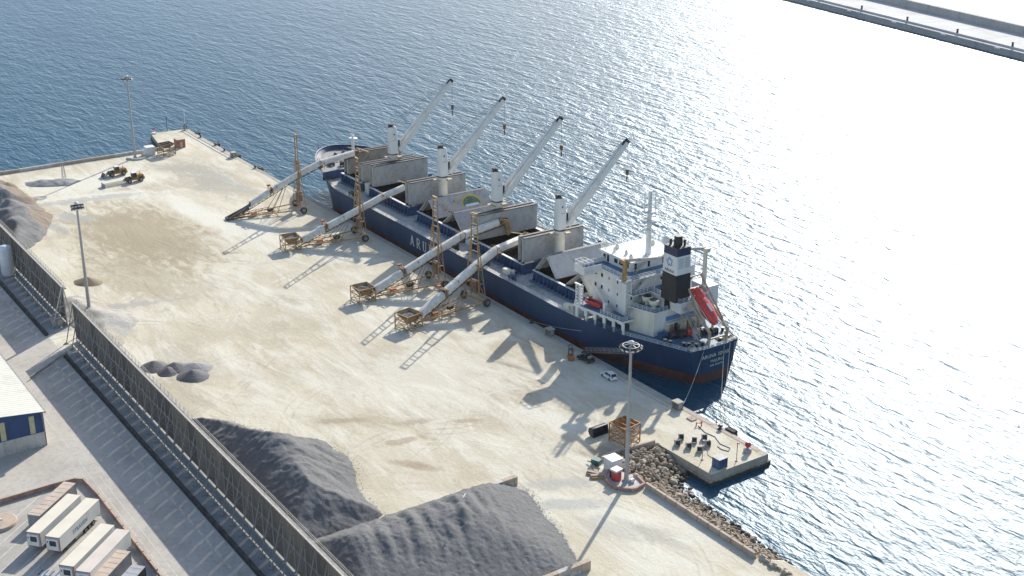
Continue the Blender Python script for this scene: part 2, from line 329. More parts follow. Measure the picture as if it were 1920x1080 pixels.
# ---------------------------------------------------------------- the cargo ship
YC = 17.9; DK = 5.8
def m_hull():
    m, n, b = newmat('hull_blue'); w = n.coord('Object')
    c = n.ramp(n.noise(n.coord('Object', scale=(1, 1, .3)), .25, 5, .65), [(.3, (0.005, 0.028, 0.075)), (.52, (0.008, 0.041, 0.103)), (.75, (0.014, 0.053, 0.122))])
    run_ = n.noise(n.coord('Object', scale=(1, 1, .05)), .9, 6, .7); zz = n.new('ShaderNodeSeparateXYZ'); n.link(w, zz.inputs[0])
    low = n.ramp(n.math('MULTIPLY', zz.outputs['Z'], .1), [(.24, (1, 1, 1)), (.62, (.25, .25, .25))])
    c = n.mix(n.math('MULTIPLY', n.math('MULTIPLY', n.gray(run_, .55, .72), low), .75), c, (0.075, 0.045, 0.032))
    c = n.mix(n.math('MULTIPLY', n.gray(n.noise(n.coord('Object', scale=(.25, 1, 1)), .5, 7, .75), .60, .70), .35), c, (0.10, 0.115, 0.13))
    n.link(c, b.inputs['Base Color']); b.inputs['Roughness'].default_value = .45; n.link(n.bump(n.noise(w, .5, 3, .5), .03), b.inputs['Normal'])
m_hull()
pm('bulwark_blue', (0.012, 0.036, 0.09), 0.9, 0.2)
pm('boot_red', (0.135, 0.030, 0.024), 0.6, 0.3, 0.4, spots=(0.05, 0.032, 0.022), spotcut=(0.45, 0.6), stretch=(1, 1, 0.4))
pm('deck_paint', (0.34, 0.36, 0.355), 0.8, 0.2, 0.22, spots=(0.54, 0.50, 0.42), spotcut=(0.42, 0.62))
pm('deck_blue', (0.075, 0.165, 0.27), 0.6, 0.2, 0.5, spots=(0.15, 0.22, 0.27))
pm('coaming_blue', (0.028, 0.085, 0.19), 0.5, 0.3, 0.5, spots=(0.10, 0.12, 0.14), spotcut=(0.58, 0.75))
pm('cover_grey', (0.40, 0.39, 0.37), 0.75, 0.14, 0.35, spots=(0.21, 0.20, 0.19), bump=0.03, bscale=2.0)
pm('cover_rust', (0.25, 0.225, 0.20), 0.8, 0.25, 0.4, spots=(0.21, 0.13, 0.085), bump=0.03)
pm('hold_rust', (0.070, 0.032, 0.026), 0.85, 0.35, 0.3, spots=(0.045, 0.035, 0.03))
pm('ship_white', (0.74, 0.735, 0.70), 0.5, 0.07, 0.3, spots=(0.55, 0.49, 0.40), spotcut=(0.66, 0.85), stretch=(1, 1, 0.3))
pm('ship_cream', (0.70, 0.655, 0.54), 0.55, 0.10, 0.4, spots=(0.50, 0.36, 0.22), spotcut=(0.66, 0.85), stretch=(1, 1, 0.4))
pm('rail_white', (0.70, 0.71, 0.70), 0.5, 0.08)
pm('dark_steel', (0.035, 0.036, 0.04), 0.5, 0.3)
pm('window_glass', (0.012, 0.018, 0.022), 0.08, 0.2)
pm('funnel_blue', (0.016, 0.026, 0.075), 0.45, 0.15, 0.5)
pm('funnel_black', (0.012, 0.014, 0.018), 0.5, 0.15, 0.5)
pm('letter_paint', (0.66, 0.63, 0.54), 0.6, 0.1, 1.0)
pm('logo_blue', (0.09, 0.23, 0.48), 0.5, 0.05)
pm('rope', (0.52, 0.49, 0.43), 0.9, 0.2)
pm('boat_red', (0.62, 0.055, 0.050), 0.4, 0.12, 0.8)
pm('rust_yellow', (0.42, 0.25, 0.085), 0.7, 0.25, 0.8, spots=(0.22, 0.10, 0.05))
pm('steel_beige', (0.45, 0.37, 0.27), 0.6, 0.2, 0.8)
pm('yellow_paint', (0.62, 0.45, 0.06), 0.6, 0.15)
pm('green_paint', (0.10, 0.17, 0.10), 0.6, 0.15)
pm('cable', (0.03, 0.04, 0.05), 0.6, 0.1)
SO = Vector((-131.0, YC, WZ))
ship = thing('cargo_ship', 'dark blue bulk carrier with four white deck cranes moored along the quay', 'ship', SO)
def P(b, name, mat, parent=None, off=SO): return b.build(name, mat, parent if parent is not None else ship, off if parent is None else Vector(off))
HD = [(-36.4, 7.3), (-38.5, 8.1), (-41, 9.0), (-46, 10.9), (-53, 13.5), (-60, 15.0), (-68, 15.9), (-76, 16.1), (-192, 16.1), (-197, 15.8), (-202.5, 15.1), (-209, 13.6), (-215, 11.6), (-220, 8.9), (-223.5, 6.2), (-225.4, 3.8), (-226.4, 1.6), (-226.7, 0.02)]
HW = [(-36.4, 5.0), (-38.5, 5.9), (-41, 7.0), (-46, 9.2), (-53, 12.0), (-60, 14.2), (-68, 15.6), (-76, 16.1), (-188, 16.1), (-195, 15.3), (-201, 13.5), (-207, 10.3), (-212, 6.8), (-216, 3.3), (-218.5, 0.9), (-219.4, 0.02), (-226.7, 0.02)]
TOP = [(-226.7, 10.0), (-209, 9.8), (-204.5, 9.3), (-200.5, 7.9), (-196.5, 6.7), (-192, DK + 0.25), (-36, DK + 0.25)]
XS = sorted(set([x for x, _ in HD] + [-207, -212, -217.5, -199.5, -204.5, -195, -100, -150, -120, -64, -49]))
def half(x, z):
    t = max(0.0, min(1.0, (z - WZ) / (lerp(TOP, x) - WZ)))
    w, d = lerp(HW, x), lerp(HD, x); t = t ** (1.5 if x < -190 else 0.8)
    return w + (d - w) * t
def stem(x, z):
    """bow overhang: the stem rakes forward with height"""
    if x > -190: return x
    t = max(0.0, min(1.0, (z - WZ) / (10.0 - WZ))); k = (-190 - x) / 36.7
    return x + (1 - t) * 7.3 * k * k * 1.0
def hull_part(za, zb, mat, nz, name):
    b = MB()
    for sgn in (-1, 1):
        def fn(u, v):
            i = u * (len(XS) - 1); k = min(int(i), len(XS) - 2); x = XS[k] + (XS[k + 1] - XS[k]) * (i - k)
            z1 = lerp(TOP, x) if zb is None else zb; z = za + (z1 - za) * v
            return (stem(x, z), YC + sgn * half(x, z), z)
        b.grid(len(XS) - 1, nz, fn)
    for j in range(nz):   # transom, gently rounded
        va, vb = j / nz, (j + 1) / nz; z1 = lerp(TOP, -36.4) if zb is None else zb
        q = []
        for v in (va, vb):
            z = za + (z1 - za) * v; h = half(-36.4, z); q.append([(-36.4 + 0.9 * (1 - (2 * i / 10 - 1) ** 2), YC - h + 2 * h * i / 10, z) for i in range(11)])
        b.loft(q, closed=False, smooth=True)
    bm = P(b, name, mat); return bm
hull_part(0.1, None, 'hull_blue', 5, 'hull'); hull_part(-6.0, 0.1, 'boot_red', 3, 'underwater_hull')
# deck plates leave the five hatch openings free
HATCH = [(-199.5, -186.5), (-181.0, -157.2), (-152.0, -128.4), (-122.6, -98.6), (-93.6, -69.6)]
HY0, HY1 = YC - 9.3, YC + 9.3
d = MB()
def strip(xs, side):
    for x0, x1 in zip(xs, xs[1:]):
        a = YC + side * (half(x0, DK) - 0.12); c = YC + side * (half(x1, DK) - 0.12); e = YC + side * 9.3
        d.add([(x0, a, DK), (x1, c, DK), (x1, e, DK), (x0, e, DK)], [[0, 1, 2, 3]])
xs = [x for x in XS if -204 < x < -64] + [-204.0, -64.0]; xs.sort()
strip(xs, -1); strip(xs, 1)
ex = [-204.0] + [v for h in HATCH for v in h] + [-64.0]
for a, c in zip(ex[0::2], ex[1::2]): d.add([(a, HY0, DK), (c, HY0, DK), (c, HY1, DK), (a, HY1, DK)], [[0, 1, 2, 3]])
P(d, 'main_deck', 'deck_paint')
d = MB(); q = []
xp = [x for x in XS if x > -64] + [-64.0]; xp.sort()
for x0, x1 in zip(xp, xp[1:]): d.add([(x0, YC - half(x0, DK) + .1, DK), (x1, YC - half(x1, DK) + .1, DK), (x1, YC + half(x1, DK) - .1, DK), (x0, YC + half(x0, DK) - .1, DK)], [[0, 1, 2, 3]])
P(d, 'poop_deck', 'deck_blue')
pm('forecastle_paint', (0.26, 0.255, 0.245), 0.8, 0.25, 0.4, spots=(0.36, 0.34, 0.30))
d = MB(); xf = sorted([x for x in XS if x <= -204.5] + [-203.6])
for x0, x1 in zip(xf, xf[1:]):
    f = lambda x: max(0.0, half(x, 8.5) - 0.15)
    d.add([(stem(x0, 8.5), YC - f(x0), 8.5), (stem(x1, 8.5), YC - f(x1), 8.5), (stem(x1, 8.5), YC + f(x1), 8.5), (stem(x0, 8.5), YC + f(x0), 8.5)], [[0, 1, 2, 3]])
P(d, 'forecastle_deck', 'forecastle_paint')
d = MB(); d.bx(-203.7, -203.5, YC - 14.6, YC + 14.6, DK, 8.5); P(d, 'forecastle_bulkhead', 'coaming_blue')
# bulwark inner face + capping round the bow
d = MB()
for sgn in (-1, 1):
    ring = [(stem(x, 9.8), YC + sgn * (half(x, 9.8) - 0.28), lerp(TOP, x)) for x in xf if x < -205]
    low = [(p[0], p[1], 8.5) for p in ring]; outr = [(stem(x, 9.8), YC + sgn * half(x, 9.8), lerp(TOP, x) + .02) for x in xf if x < -205]
    d.loft([low, ring, outr], closed=False)
P(d, 'bulwark', 'bulwark_blue')
d = MB()
for sgn in (-1, 1):
    pts = [(stem(x, 9.8), YC + sgn * (half(x, 9.8)), lerp(TOP, x) + .08) for x in xf if x < -205]
    d.path(pts, 0.08, 5)
P(d, 'bulwark_rail', 'rail_white')
# forecastle gear
for i, (x, y, s) in enumerate(((-213, 10.5, 1.0), (-209, 9.2, .9), (-213.5, 22, 1.0), (-216, 14, .7), (-207, 12.5, 1.0), (-218, 20, .6))):
    w = sub('windlass', ship, Vector((x, y, 8.5)) - SO, R(20 * i))
    MB().tube((-1.0 * s, 0, 0.8 * s), (1.0 * s, 0, 0.8 * s), 0.62 * s, n=10).build('drum', 'dark_steel', w)
    b = MB()
    for xx in (-1.1, 1.1): b.box((xx * s, 0, 0.6 * s), (0.2, 0.9 * s, 1.2 * s))
    b.box((0, -1.2 * s, .3), (1.2 * s, .7 * s, .6)).build('bed', 'coaming_blue', w)
for x, y in ((-220, 16), (-221, 19.5), (-210, 5.5), (-214, 8)):
    MB().tube((x, y, 8.5), (x, y, 9.3), .3, n=8).tube((x + 1.1, y, 8.5), (x + 1.1, y, 9.3), .3, n=8).bx(x - .5, x + 1.6, y - .4, y + .4, 8.5, 8.62).build('mooring_bitts', 'dark_steel', ship, SO)
fm = sub('foremast', ship, Vector((-210.3, 17.9, 8.5)) - SO)
MB().tube((0, 0, 0), (0, 0, 8.6), .55, .38, 10).build('pole', 'ship_white', fm)
MB().lathe((0, 0, 7.2), [(.4, 0), (1.5, .25), (1.5, .4), (.4, .4)], 12).tube((0, 0, 8), (0, 0, 11.4), .16, .08, 6).bar((-1.7, 0, 8.9), (1.7, 0, 8.9), .12).build('crosstree', 'ship_white', fm)
b = MB()
for k in range(14): b.bar((-.55, -.25, .5 + k * .5), (-.55, .25, .5 + k * .5), .06)
b.bar((-.55, -.25, 0), (-.55, -.25, 7.2), .07).bar((-.55, .25, 0), (-.55, .25, 7.2), .07).build('ladder', 'ship_white', fm)
MB().tube((-224.0, 12, 9.9), (-224.0, 12, 12.6), .07, n=6).build('flagstaff', 'dark_steel', ship, SO)

def railing(pts, h=1.05, step=1.7, rails=3, name='railing', mat='rail_white', parent=None, r=.045):
    b = MB(); pts = [Vector(p) for p in pts]
    for a, c in zip(pts, pts[1:]):
        L = (c - a).length; k = max(1, round(L / step))
        for i in range(k + 1):
            p = a.lerp(c, i / k); b.bar(p, p + Vector((0, 0, h)), r * 1.5)
        for j in range(rails): b.bar(a + Vector((0, 0, h * (j + 1) / rails)), c + Vector((0, 0, h * (j + 1) / rails)), r * 1.4)
    return b.build(name, mat, parent if parent is not None else ship, SO)
for sgn in (-1, 1):
    xs2 = [-196, -180, -160, -140, -120, -100, -85, -69]
    railing([(x, YC + sgn * (half(x, DK) - .2), DK) for x in xs2], step=2.4)
    railing([(x, YC + sgn * (half(x, DK) - .2), DK) for x in (-53, -49, -46, -41, -37.4)], step=1.9)
railing([(-36.4, YC - 7.0, DK), (-35.7, YC - 3, DK), (-35.6, YC + 3, DK), (-36.4, YC + 7.0, DK)], step=1.6)

# ---- hatches
def coaming(x0, x1):
    c = sub('hatch_coaming', ship, Vector(((x0 + x1) / 2, YC, DK)) - SO); o = Vector(((x0 + x1) / 2, YC, DK))
    b = MB(); t = .35; zt = 8.55
    b.bx(x0, x1, HY0 - t, HY0, DK - .2, zt).bx(x0, x1, HY1, HY1 + t, DK - .2, zt).bx(x0 - t, x0, HY0 - t, HY1 + t, DK - .2, zt - .003).bx(x1, x1 + t, HY0 - t, HY1 + t, DK - .2, zt - .003)
    b.build('coaming_wall', 'coaming_blue', c, o)
    b = MB(); k = int((x1 - x0) / 1.6)
    for i in range(k + 1):
        x = x0 + .2 + (x1 - x0 - .4) * i / k
        for y, s in ((HY0 - t, -1), (HY1 + t, 1)): b.extr([(x, y, DK), (x, y + s * .9, DK), (x, y + s * .25, zt - .2), (x, y, zt - .2)], (-.05, 0, 0), (.05, 0, 0))
    tag(b.build('stay', 'coaming_blue', c, o), kind='stuff')
    for y in (HY0 - .5, HY1 + .5): MB().bar((x0 - .3, y, zt + .06), (x1 + .3, y, zt + .06), .75, .14).build('coaming_top', 'rail_white', c, o)
    b = MB()
    b.tube((x0, HY0 - 1.7, DK + .35), (x1, HY0 - 1.7, DK + .35), .17, n=6).tube((x0, HY0 - 2.2, DK + .3), (x1, HY0 - 2.2, DK + .3), .1, n=6)
    b.build('deck_pipe', 'deck_blue', c, o)
    b = MB()   # hold below the opening
    b.add([(x0, HY0, zt - .1), (x1, HY0, zt - .1), (x1, HY1, zt - .1), (x0, HY1, zt - .1), (x0, HY0, -1), (x1, HY0, -1), (x1, HY1, -1), (x0, HY1, -1)], [[0, 1, 5, 4], [1, 2, 6, 5], [2, 3, 7, 6], [3, 0, 4, 7]])
    b.build('hold', 'hold_rust', c, o)
    cx, ph = (x0 + x1) / 2, x0
    def fn(u, v):
        x = x0 + (x1 - x0) * u; y = HY0 + (HY1 - HY0) * v
        return (x, y, 1.2 + 2.6 * math.exp(-((x - cx) ** 2) / 40 - ((y - YC) ** 2) / 30) + .5 * noise.noise(Vector((x * .4, y * .4, ph))))
    MB().grid(16, 12, fn).build('cargo_heap', 'cargo_gravel', c, o)
    return c
pm('cargo_gravel', (0.12, 0.10, 0.09), 0.95, 0.25, 0.8, bump=.05)
for h in HATCH: coaming(*h)
def cover(kind, xs, z0, z1, mat='cover_grey', name='hatch_cover'):
    """a folded pair of steel panels. upright: both stand side by side; tent: they lean on each other"""
    o = Vector((sum(xs) / len(xs), YC, z0)); c = sub(name, ship, o - SO)
    y0, y1 = YC - 9.4, YC + 9.4
    def panel(a, bb, t, side):
        a = Vector((a[0], 0, a[1])); bb = Vector((bb[0], 0, bb[1])); u = (bb - a).normalized(); nn = Vector((u.z, 0, -u.x)) * side
        b = MB(); b.extr([(a.x, y0, a.z), (bb.x, y0, bb.z), (bb.x + nn.x * t, y0, bb.z + nn.z * t), (a.x + nn.x * t, y0, a.z + nn.z * t)], (0, 0, 0), (0, y1 - y0, 0))
        p = b.build('panel', mat, c, o)
        b = MB()   # stiffeners on the inner face, rim bars on the edges
        for i in range(9):
            y = y0 + .6 + (y1 - y0 - 1.2) * i / 8
            b.extr([(a.x, y, a.z), (bb.x, y, bb.z), (bb.x - nn.x * .22, y, bb.z - nn.z * .22), (a.x - nn.x * .22, y, a.z - nn.z * .22)], (0, -.06, 0), (0, .06, 0))
        b.build('stiffener', mat, p)
        p.children[0].data.transform(Matrix.Translation(-o))
        b = MB(); e = bb + nn * t * .5 + u * .06; b.bar((e.x, y0 - .05, e.z), (e.x, y1 + .05, e.z), t * 1.15, .22)
        r = b.build('rim', 'dark_steel', p, o)
        for y in (y0 - .1, y1 + .1): f = a + nn * t * .5; MB().bar((f.x, y, f.z), (f.x + (bb - a).x, y, f.z + (bb - a).z), .2, t * .8, (0, 1, 0)).build('edge_bar', 'cover_edge', p, o)
        return p
    if kind == 'up':
        x = xs[0]; g_ = .55
        panel((x - g_, z0), (x - g_, z1), .75, -1); panel((x + g_, z0), (x + g_, z1), .75, 1)
        b = MB()
        for y in (y0 + .2, y1 - .2):
            for s in (-1, 1): MB().tube((x + s * .8, y, z0), (x + s * .8, y - .5, z0 - .2), .4, n=10).build('roller', 'dark_steel', c, o)
    else:
        xa, xm, xb = xs
        panel((xa, z0), (xm - .15, z1), .55, -1); panel((xb, z0), (xm + .15, z1), .55, 1)
        b = MB()
        for y in (y0 - .1, y1 + .1):
            for x in (xa, xb): MB().tube((x, y - .2, z0), (x, y + .2, z0), .42, n=10).build('roller', 'dark_steel', c, o)
    return c
pm('cover_edge', (0.50, 0.48, 0.43), 0.7, 0.15, 0.6)
CV = [('up', (-196.9,), 9.0, 15.5, 'cover_rust'), ('up', (-187.4,), 8.8, 14.2, 'cover_grey'), ('up', (-180.4,), 9.0, 15.3, 'cover_grey'), ('up', (-158.2,), 9.0, 15.6, 'cover_grey'),
      ('tent', (-151.2, -146.6, -142.2), 8.8, 13.4, 'cover_mural'), ('tent', (-138.3, -133.0, -128.9), 8.8, 12.9, 'cover_grey'), ('up', (-121.2,), 9.0, 15.8, 'cover_grey'), ('up', (-99.8,), 9.0, 15.4, 'cover_grey'),
      ('tent', (-93.0, -88.8, -84.3), 8.8, 13.5, 'cover_light'), ('tent', (-79.8, -74.6, -70.1), 8.8, 12.9, 'cover_light')]
pm('cover_mural', (0.41, 0.385, 0.36), 0.75, 0.14, 0.5, spots=(0.24, 0.18, 0.17), bump=.03)
pm('cover_light', (0.50, 0.485, 0.455), 0.7, 0.10, 0.3, spots=(0.32, 0.30, 0.27))
COV = [cover(*a) for a in CV]
# painted shapes on the first leaning cover (flat print a few millimetres proud of the panel)
c = COV[4]; o = Vector((sum(CV[4][1]) / 3, YC, 8.8)); pa = Vector((-142.2, 0, 8.8)); pb = Vector((-146.45, 0, 13.4)); uu = (pb - pa).normalized(); nn = Vector((uu.z, 0, -uu.x))
def onp(y, s, k=.57): q = pa + uu * s + nn * k; return Vector((q.x, YC + y, q.z))
def ribbon(pts, w, mat, name, k=.575):
    b = MB(); P3 = [onp(y, s, k) for y, s in pts]
    for i, (p, q) in enumerate(zip(P3, P3[1:])): b.bar(p, q, w, .012 + .002 * i % .006, nn)
    b.build(name, mat, c, o)
arc = lambda cy, cs, r, a0, a1, n=14: [(cy + r * math.cos(R(a0 + (a1 - a0) * i / n)), cs + r * .95 * math.sin(R(a0 + (a1 - a0) * i / n))) for i in range(n + 1)]
ribbon(arc(3.2, 2.1, 3.2, 0, 180), .55, 'yellow_paint', 'painted_arch'); ribbon(arc(3.2, 2.1, 2.65, 0, 180), .5, 'green_paint', 'painted_arch')
for k in range(5): ribbon([(.9, 2.4 + k * .42), (5.5, 2.4 + k * .42)] if k < 3 else [(1.6 + (k - 3) * .7, 2.4 + k * .42), (4.8 - (k - 3) * .7, 2.4 + k * .42)], .4, 'green_paint', 'painted_panel', .572)
ribbon([(1.0, 2.1), (5.4, 2.1)], .75, 'rail_white', 'painted_bar', .58)
ribbon([(-2.4, .6), (-2.5, 2.2), (-2.2, 3.6), (-1.3, 4.5), (.2, 5.1), (1.6, 5.7)], .22, 'yellow_paint', 'painted_line'); ribbon([(-5.2, .7), (-5.6, 2.4), (-5.6, 3.8), (-5.1, 5.2)], .22, 'yellow_paint', 'painted_line')
pm('mural_red', (0.30, 0.10, 0.08), 0.7, 0.2)
for y, s in ((-2.1, 4.0), (-5.7, 2.0), (-5.0, 1.2), (5.5, 3.4), (-4.4, .9)): ribbon([(y - .25, s), (y + .25, s + .2)], .5, 'mural_red', 'painted_dot')
for ci, (k, y, zz, w) in enumerate(((2, -3.0, 11.3, .9), (8, 1.2, 2.6, 1.0))):
    c = COV[k]; o = Vector((sum(CV[k][1]) / len(CV[k][1]), YC, CV[k][2]))
    if k == 2: MB().box((-180.4 + .55 + .76, YC + y, zz), (.012, w, w)).build('painted_mark', 'yellow_paint', c, o)
    else:
        a = Vector((-84.3, 0, 8.8)); bb = Vector((-88.65, 0, 13.5)); u2 = (bb - a).normalized(); n2 = Vector((u2.z, 0, -u2.x)); q = a + u2 * 3.2 + n2 * .565
        MB().box((q.x, YC + y, q.z), (w, w, .012), M=Matrix((u2, Vector((0, 1, 0)), u2.cross(Vector((0, 1, 0))))).transposed()).build('painted_mark', 'yellow_paint', c, o)

# ---- deck cranes
pm('jib_white', (0.78, 0.74, 0.66), 0.6, 0.08, 0.4, spots=(0.62, 0.56, 0.46))
pm('hook_brown', (0.17, 0.12, 0.07), 0.7, 0.2)
def crane(x):
    o = Vector((x, YC, DK)); c = sub('deck_crane', ship, o - SO)
    MB().lathe((0, 0, 0), [(1.75, 0), (1.75, .6), (1.28, .9), (1.28, 9.4), (1.62, 10.0), (1.62, 11.1)], 18).build('pedestal', 'ship_cream', c)
    MB().lathe((0, 0, 11.1), [(1.5, 0), (1.66, .05), (1.66, .3), (1.5, .35)], 18).build('slewing_ring', 'dark_steel', c)
    b = MB(); rings = []
    for z, wx, wy, oy in ((11.45, 1.35, 1.45, 0), (16.8, 1.35, 1.4, 0), (19.0, 1.15, 1.2, -.1), (19.8, 1.05, 1.05, -.15)):
        rings.append([(wx * math.copysign(abs(math.cos(a)) ** .55, math.cos(a)), oy + wy * math.copysign(abs(math.sin(a)) ** .55, math.sin(a)), z) for a in [2 * math.pi * (i + .5) / 20 for i in range(20)]])
    b.loft(rings).build('crane_house', 'ship_white', c)
    MB().bx(-.55, .35, -1.25, -.35, 19.6, 20.7).bx(-.9, .9, -.9, .3, 19.75, 19.95).tube((-.8, -.6, 20.3), (.8, -.6, 20.3), .45, n=10).build('cable_sheave', 'dark_steel', c)
    MB().bx(-.9, .9, 1.35, 1.9, 12.9, 15.6).bx(-.65, .65, 1.85, 2.05, 13.6, 15.2).build('operator_cab', 'window_glass', c)
    MB().box((1.34, -.2, 17.6), (.06, .35, .5)).box((1.36, -.1, 15.9), (.05, 1.2, .08)).build('vent_plate', 'dark_steel', c)
    MB().bx(-1.6, 1.6, -2.4, -1.4, 10.2, 10.35).build('platform', 'steel_beige', c); MB().bx(1.2, 2.3, .4, 1.9, 10.1, 10.7).build('platform', 'steel_beige', c)
    j = sub('jib', c)
    tip = Vector((0, 21.3, 31.4)); b = MB()
    for s in (-1, 1):
        b.bar((s * 1.2, 1.6, 12.4), (s * .7, 12.0, 22.4), 1.0, 1.4); b.bar((s * .7, 12.0, 22.4), (s * .4, 21.0, 31.1), .8, 1.1)
    for k in range(9):
        t = .12 + k * .1; y = 1.6 + 19.4 * t; z = 12.4 + 18.7 * t; w = 1.15 * (1 - t) + .28 * t
        b.bar((-w, y, z), (w, y, z), .22, .4)
    b.bar((-.45, 20.9, 30.9), (.45, 20.9, 30.9), .5); b.build('jib_beam', 'jib_white', j)
    MB().bar((0, 19.9, 30.6), (0, 21.4, 32.0), .8, .45).tube((-.35, 21.4, 31.3), (.35, 21.4, 31.3), .6, n=10).build('jib_head', 'dark_steel', j)
    b = MB()
    for s, dz in ((-.75, .1), (-.25, .35), (.25, -.2), (.75, -.5)): b.tube((s, -.3, 20.5 + dz), (s * .5, 20.9, 31.7 + dz * .5), .032, n=4, cap=False)
    b.tube((.1, 21.6, 31.2), (.1, 21.6, 23.4), .05, n=4, cap=False); b.build('cable', 'cable', j)
    MB().box((.1, 21.6, 23.0), (.75, .55, 1.5)).tube((.1, 21.6, 22.3), (.1, 21.6, 20.4), .12, .2, 6).box((.1, 21.6, 21.4), (.32, .32, .8)).build('hook_block', 'hook_brown', j)
    return c
for x in (-183.5, -154.1, -125.4, -96.0): crane(x)
# mast-house decks between hatches, cargo grabs, bales
pm('grab_blue', (0.016, 0.05, 0.13), 0.5, 0.3)
for x in (-155.0, -96.6):
    gr = sub('cargo_grab', ship, Vector((x + 2.6, 29.5, DK)) - SO)
    MB().loft([[(1.7 * math.cos(a) * k, 1.9 * math.sin(a) * k, z) for a in [i * math.pi / 5 for i in range(10)]] for z, k in ((0, .75), (2.6, 1.05), (4.6, .55), (6.6, .22))]).build('grab_shell', 'grab_blue', gr)
    MB().bar((-1.4, -1.5, .3), (-.2, -.2, 6.4), .25).bar((1.4, 1.5, .3), (.2, .2, 6.4), .25).bar((-1.4, 1.5, .3), (-.2, .2, 6.4), .25).build('grab_arm', 'coaming_blue', gr)
    MB().path([(1.8, 2.3, .2), (2.2, 3.4, 2.6), (2.6, 4.6, 1.6), (3.0, 5.6, .3)], .16, 6).build('sling', 'yellow_paint', gr)
for i, (x, y) in enumerate(((-184.8, 26), (-184.2, 30.2), (-155.6, 25.5), (-156.2, 29.5), (-126.8, 26), (-126.5, 30.5), (-97.6, 24.8), (-98, 30.6), (-183.8, 9.5), (-126.2, 9.8))):
    MB().bx(x - 1.2, x + 1.2, y - 1.1, y + 1.1, DK, DK + 2.3 + .4 * (i % 3)).bx(x - 1.35, x + 1.35, y - 1.25, y + 1.25, DK + 2.7, DK + 2.85).build('mast_house', ('ship_white', 'coaming_blue', 'ship_cream')[i % 3], ship, SO)
for i, (x, y, w) in enumerate(((-184, 3.4, 1.2), (-111, 4.4, 1.4), (-101, 5.2, 1.7), (-125.5, 4.2, 1.0), (-97, 3.6, .9), (-73, 3.8, 1.0))):
    MB().bx(x - w, x + w, y - .7, y + .7, DK, DK + 1.3).tube((x + w + .6, y, DK), (x + w + .6, y, DK + 1.5), .28, n=8).lathe((x + w + .6, y, DK + 1.5), [(.5, 0), (.55, .2), (.2, .4)], 8).build('vent_head', ('dark_steel', 'coaming_blue', 'ship_cream')[i % 3], ship, SO)
# accommodation ladder tower (white lattice) by the front of the house
lt = sub('ladder_tower', ship, Vector((-67.4, 2.9, 9.1)) - SO); b = MB()
for x in (-.7, .7):
    for y in (-.5, .5): b.bar((x, y, 0), (x, y, 5.0), .2)
for k in range(7):
    z = .3 + k * .75; b.bar((-.7, -.5, z), (.7, -.5, z), .14).bar((.7, -.5, z), (.7, .5, z), .14).bar((-.7, .5, z), (.7, .5, z), .14)
    b.bar((-.7, -.5, z), (.7, -.5, z + .7), .12).bar((.7, -.5, z), (.7, .5, z + .7), .12)
b.bar((-1.5, -.2, 5.1), (.9, -.2, 5.1), .55, .3); b.build('lattice', 'ship_white', lt)

# ---- superstructure
def slab_deck(poly, z, name='deck_slab', t=.22, mat='ship_white', top='deck_blue'):
    b = MB().prism(poly, z - t, z); o = b.build(name, mat, ship, SO)
    cx = sum(p[0] for p in poly) / len(poly); cy = sum(p[1] for p in poly) / len(poly)
    MB().prism([(cx + (x - cx) * .985, cy + (y - cy) * .985) for x, y in poly], z, z + .02).build('deck_covering', top, o, SO)
    return o
def block(x0, x1, y0, y1, z0, z1, name, mat='ship_white'):
    return MB().bx(x0, x1, y0, y1, z0, z1).build(name, mat, ship, SO)
def opening(parent, x, y, z, w, h, axis='y', name='window', mat='window_glass', fr='ship_white'):
    """framed pane standing 4 cm proud of the wall: axis y = on a side wall, x = on a front or aft wall"""
    dm = (w, .08, h) if axis == 'y' else (.08, w, h); fm_ = (w + .22, .05, h + .22) if axis == 'y' else (.05, w + .22, h + .22)
    f = MB().box((x, y, z), fm_).build(name, fr, ship, SO); MB().box((x, y, z), dm).build('pane', mat, f, SO)
    return f
# poop house z 5.8 - 11.6
ph = block(-68.0, -48.2, 10.0, YC + (YC - 10.0), DK, 11.6, 'poop_house')
b = MB().prism([(-54.6, 8.0), (-48.2, 10.0), (-48.2, 10.05), (-54.6, 10.05)], DK, 11.58); b.build('poop_house_side', 'ship_cream', ship, SO)
b = MB().prism([(-54.6, 2 * YC - 10.05), (-48.2, 2 * YC - 10.05), (-48.2, 2 * YC - 10.0), (-54.6, 2 * YC - 8.0)], DK, 11.58); b.build('poop_house_side', 'ship_cream', ship, SO)
slab_deck([(-54.8, 7.6), (-47.9, 9.8), (-47.9, 26), (-54.8, 28.2)], 11.82)
# A deck gallery z 9.1 on posts, both sides
for sgn in (-1, 1):
    yy = lambda y: YC + sgn * (YC - y)   # mirror helper: y given on the quay side
    pts = [(-68.4, yy(2.0)), (-53.0, yy(4.6)), (-53.0, yy(7.9)), (-68.4, yy(10.0))]
    slab_deck(pts if sgn == 1 else pts[::-1], 9.1, t=.5)
    for i in range(6):
        x = -67.6 + i * 2.9; y = yy(2.0 + (x + 68.4) / 15.4 * 2.6 + .25)
        MB().bx(x - .45, x + .45, y - .14, y + .14, DK, 8.6).build('gallery_post', 'ship_white', ship, SO)
    for i in range(5):
        x = -66.15 + i * 2.9; y = yy(2.0 + (x + 68.4) / 15.4 * 2.6 + .55)
        MB().bx(x - .9, x + .9, y - .05, y + .05, 8.0, 8.6).build('gallery_panel', 'ship_white', ship, SO)
    railing([(-68.3, yy(2.1), 9.1), (-66.4, yy(2.4), 9.1)], step=1.2); railing([(-60, yy(3.5), 9.1), (-53.1, yy(4.7), 9.1), (-53.1, yy(7.4), 9.1)], step=1.2)
    railing([(-66.5, yy(2.5), DK + .05), (-53.2, yy(4.5), DK + .05)], step=1.5, mat='coaming_blue', r=.08)
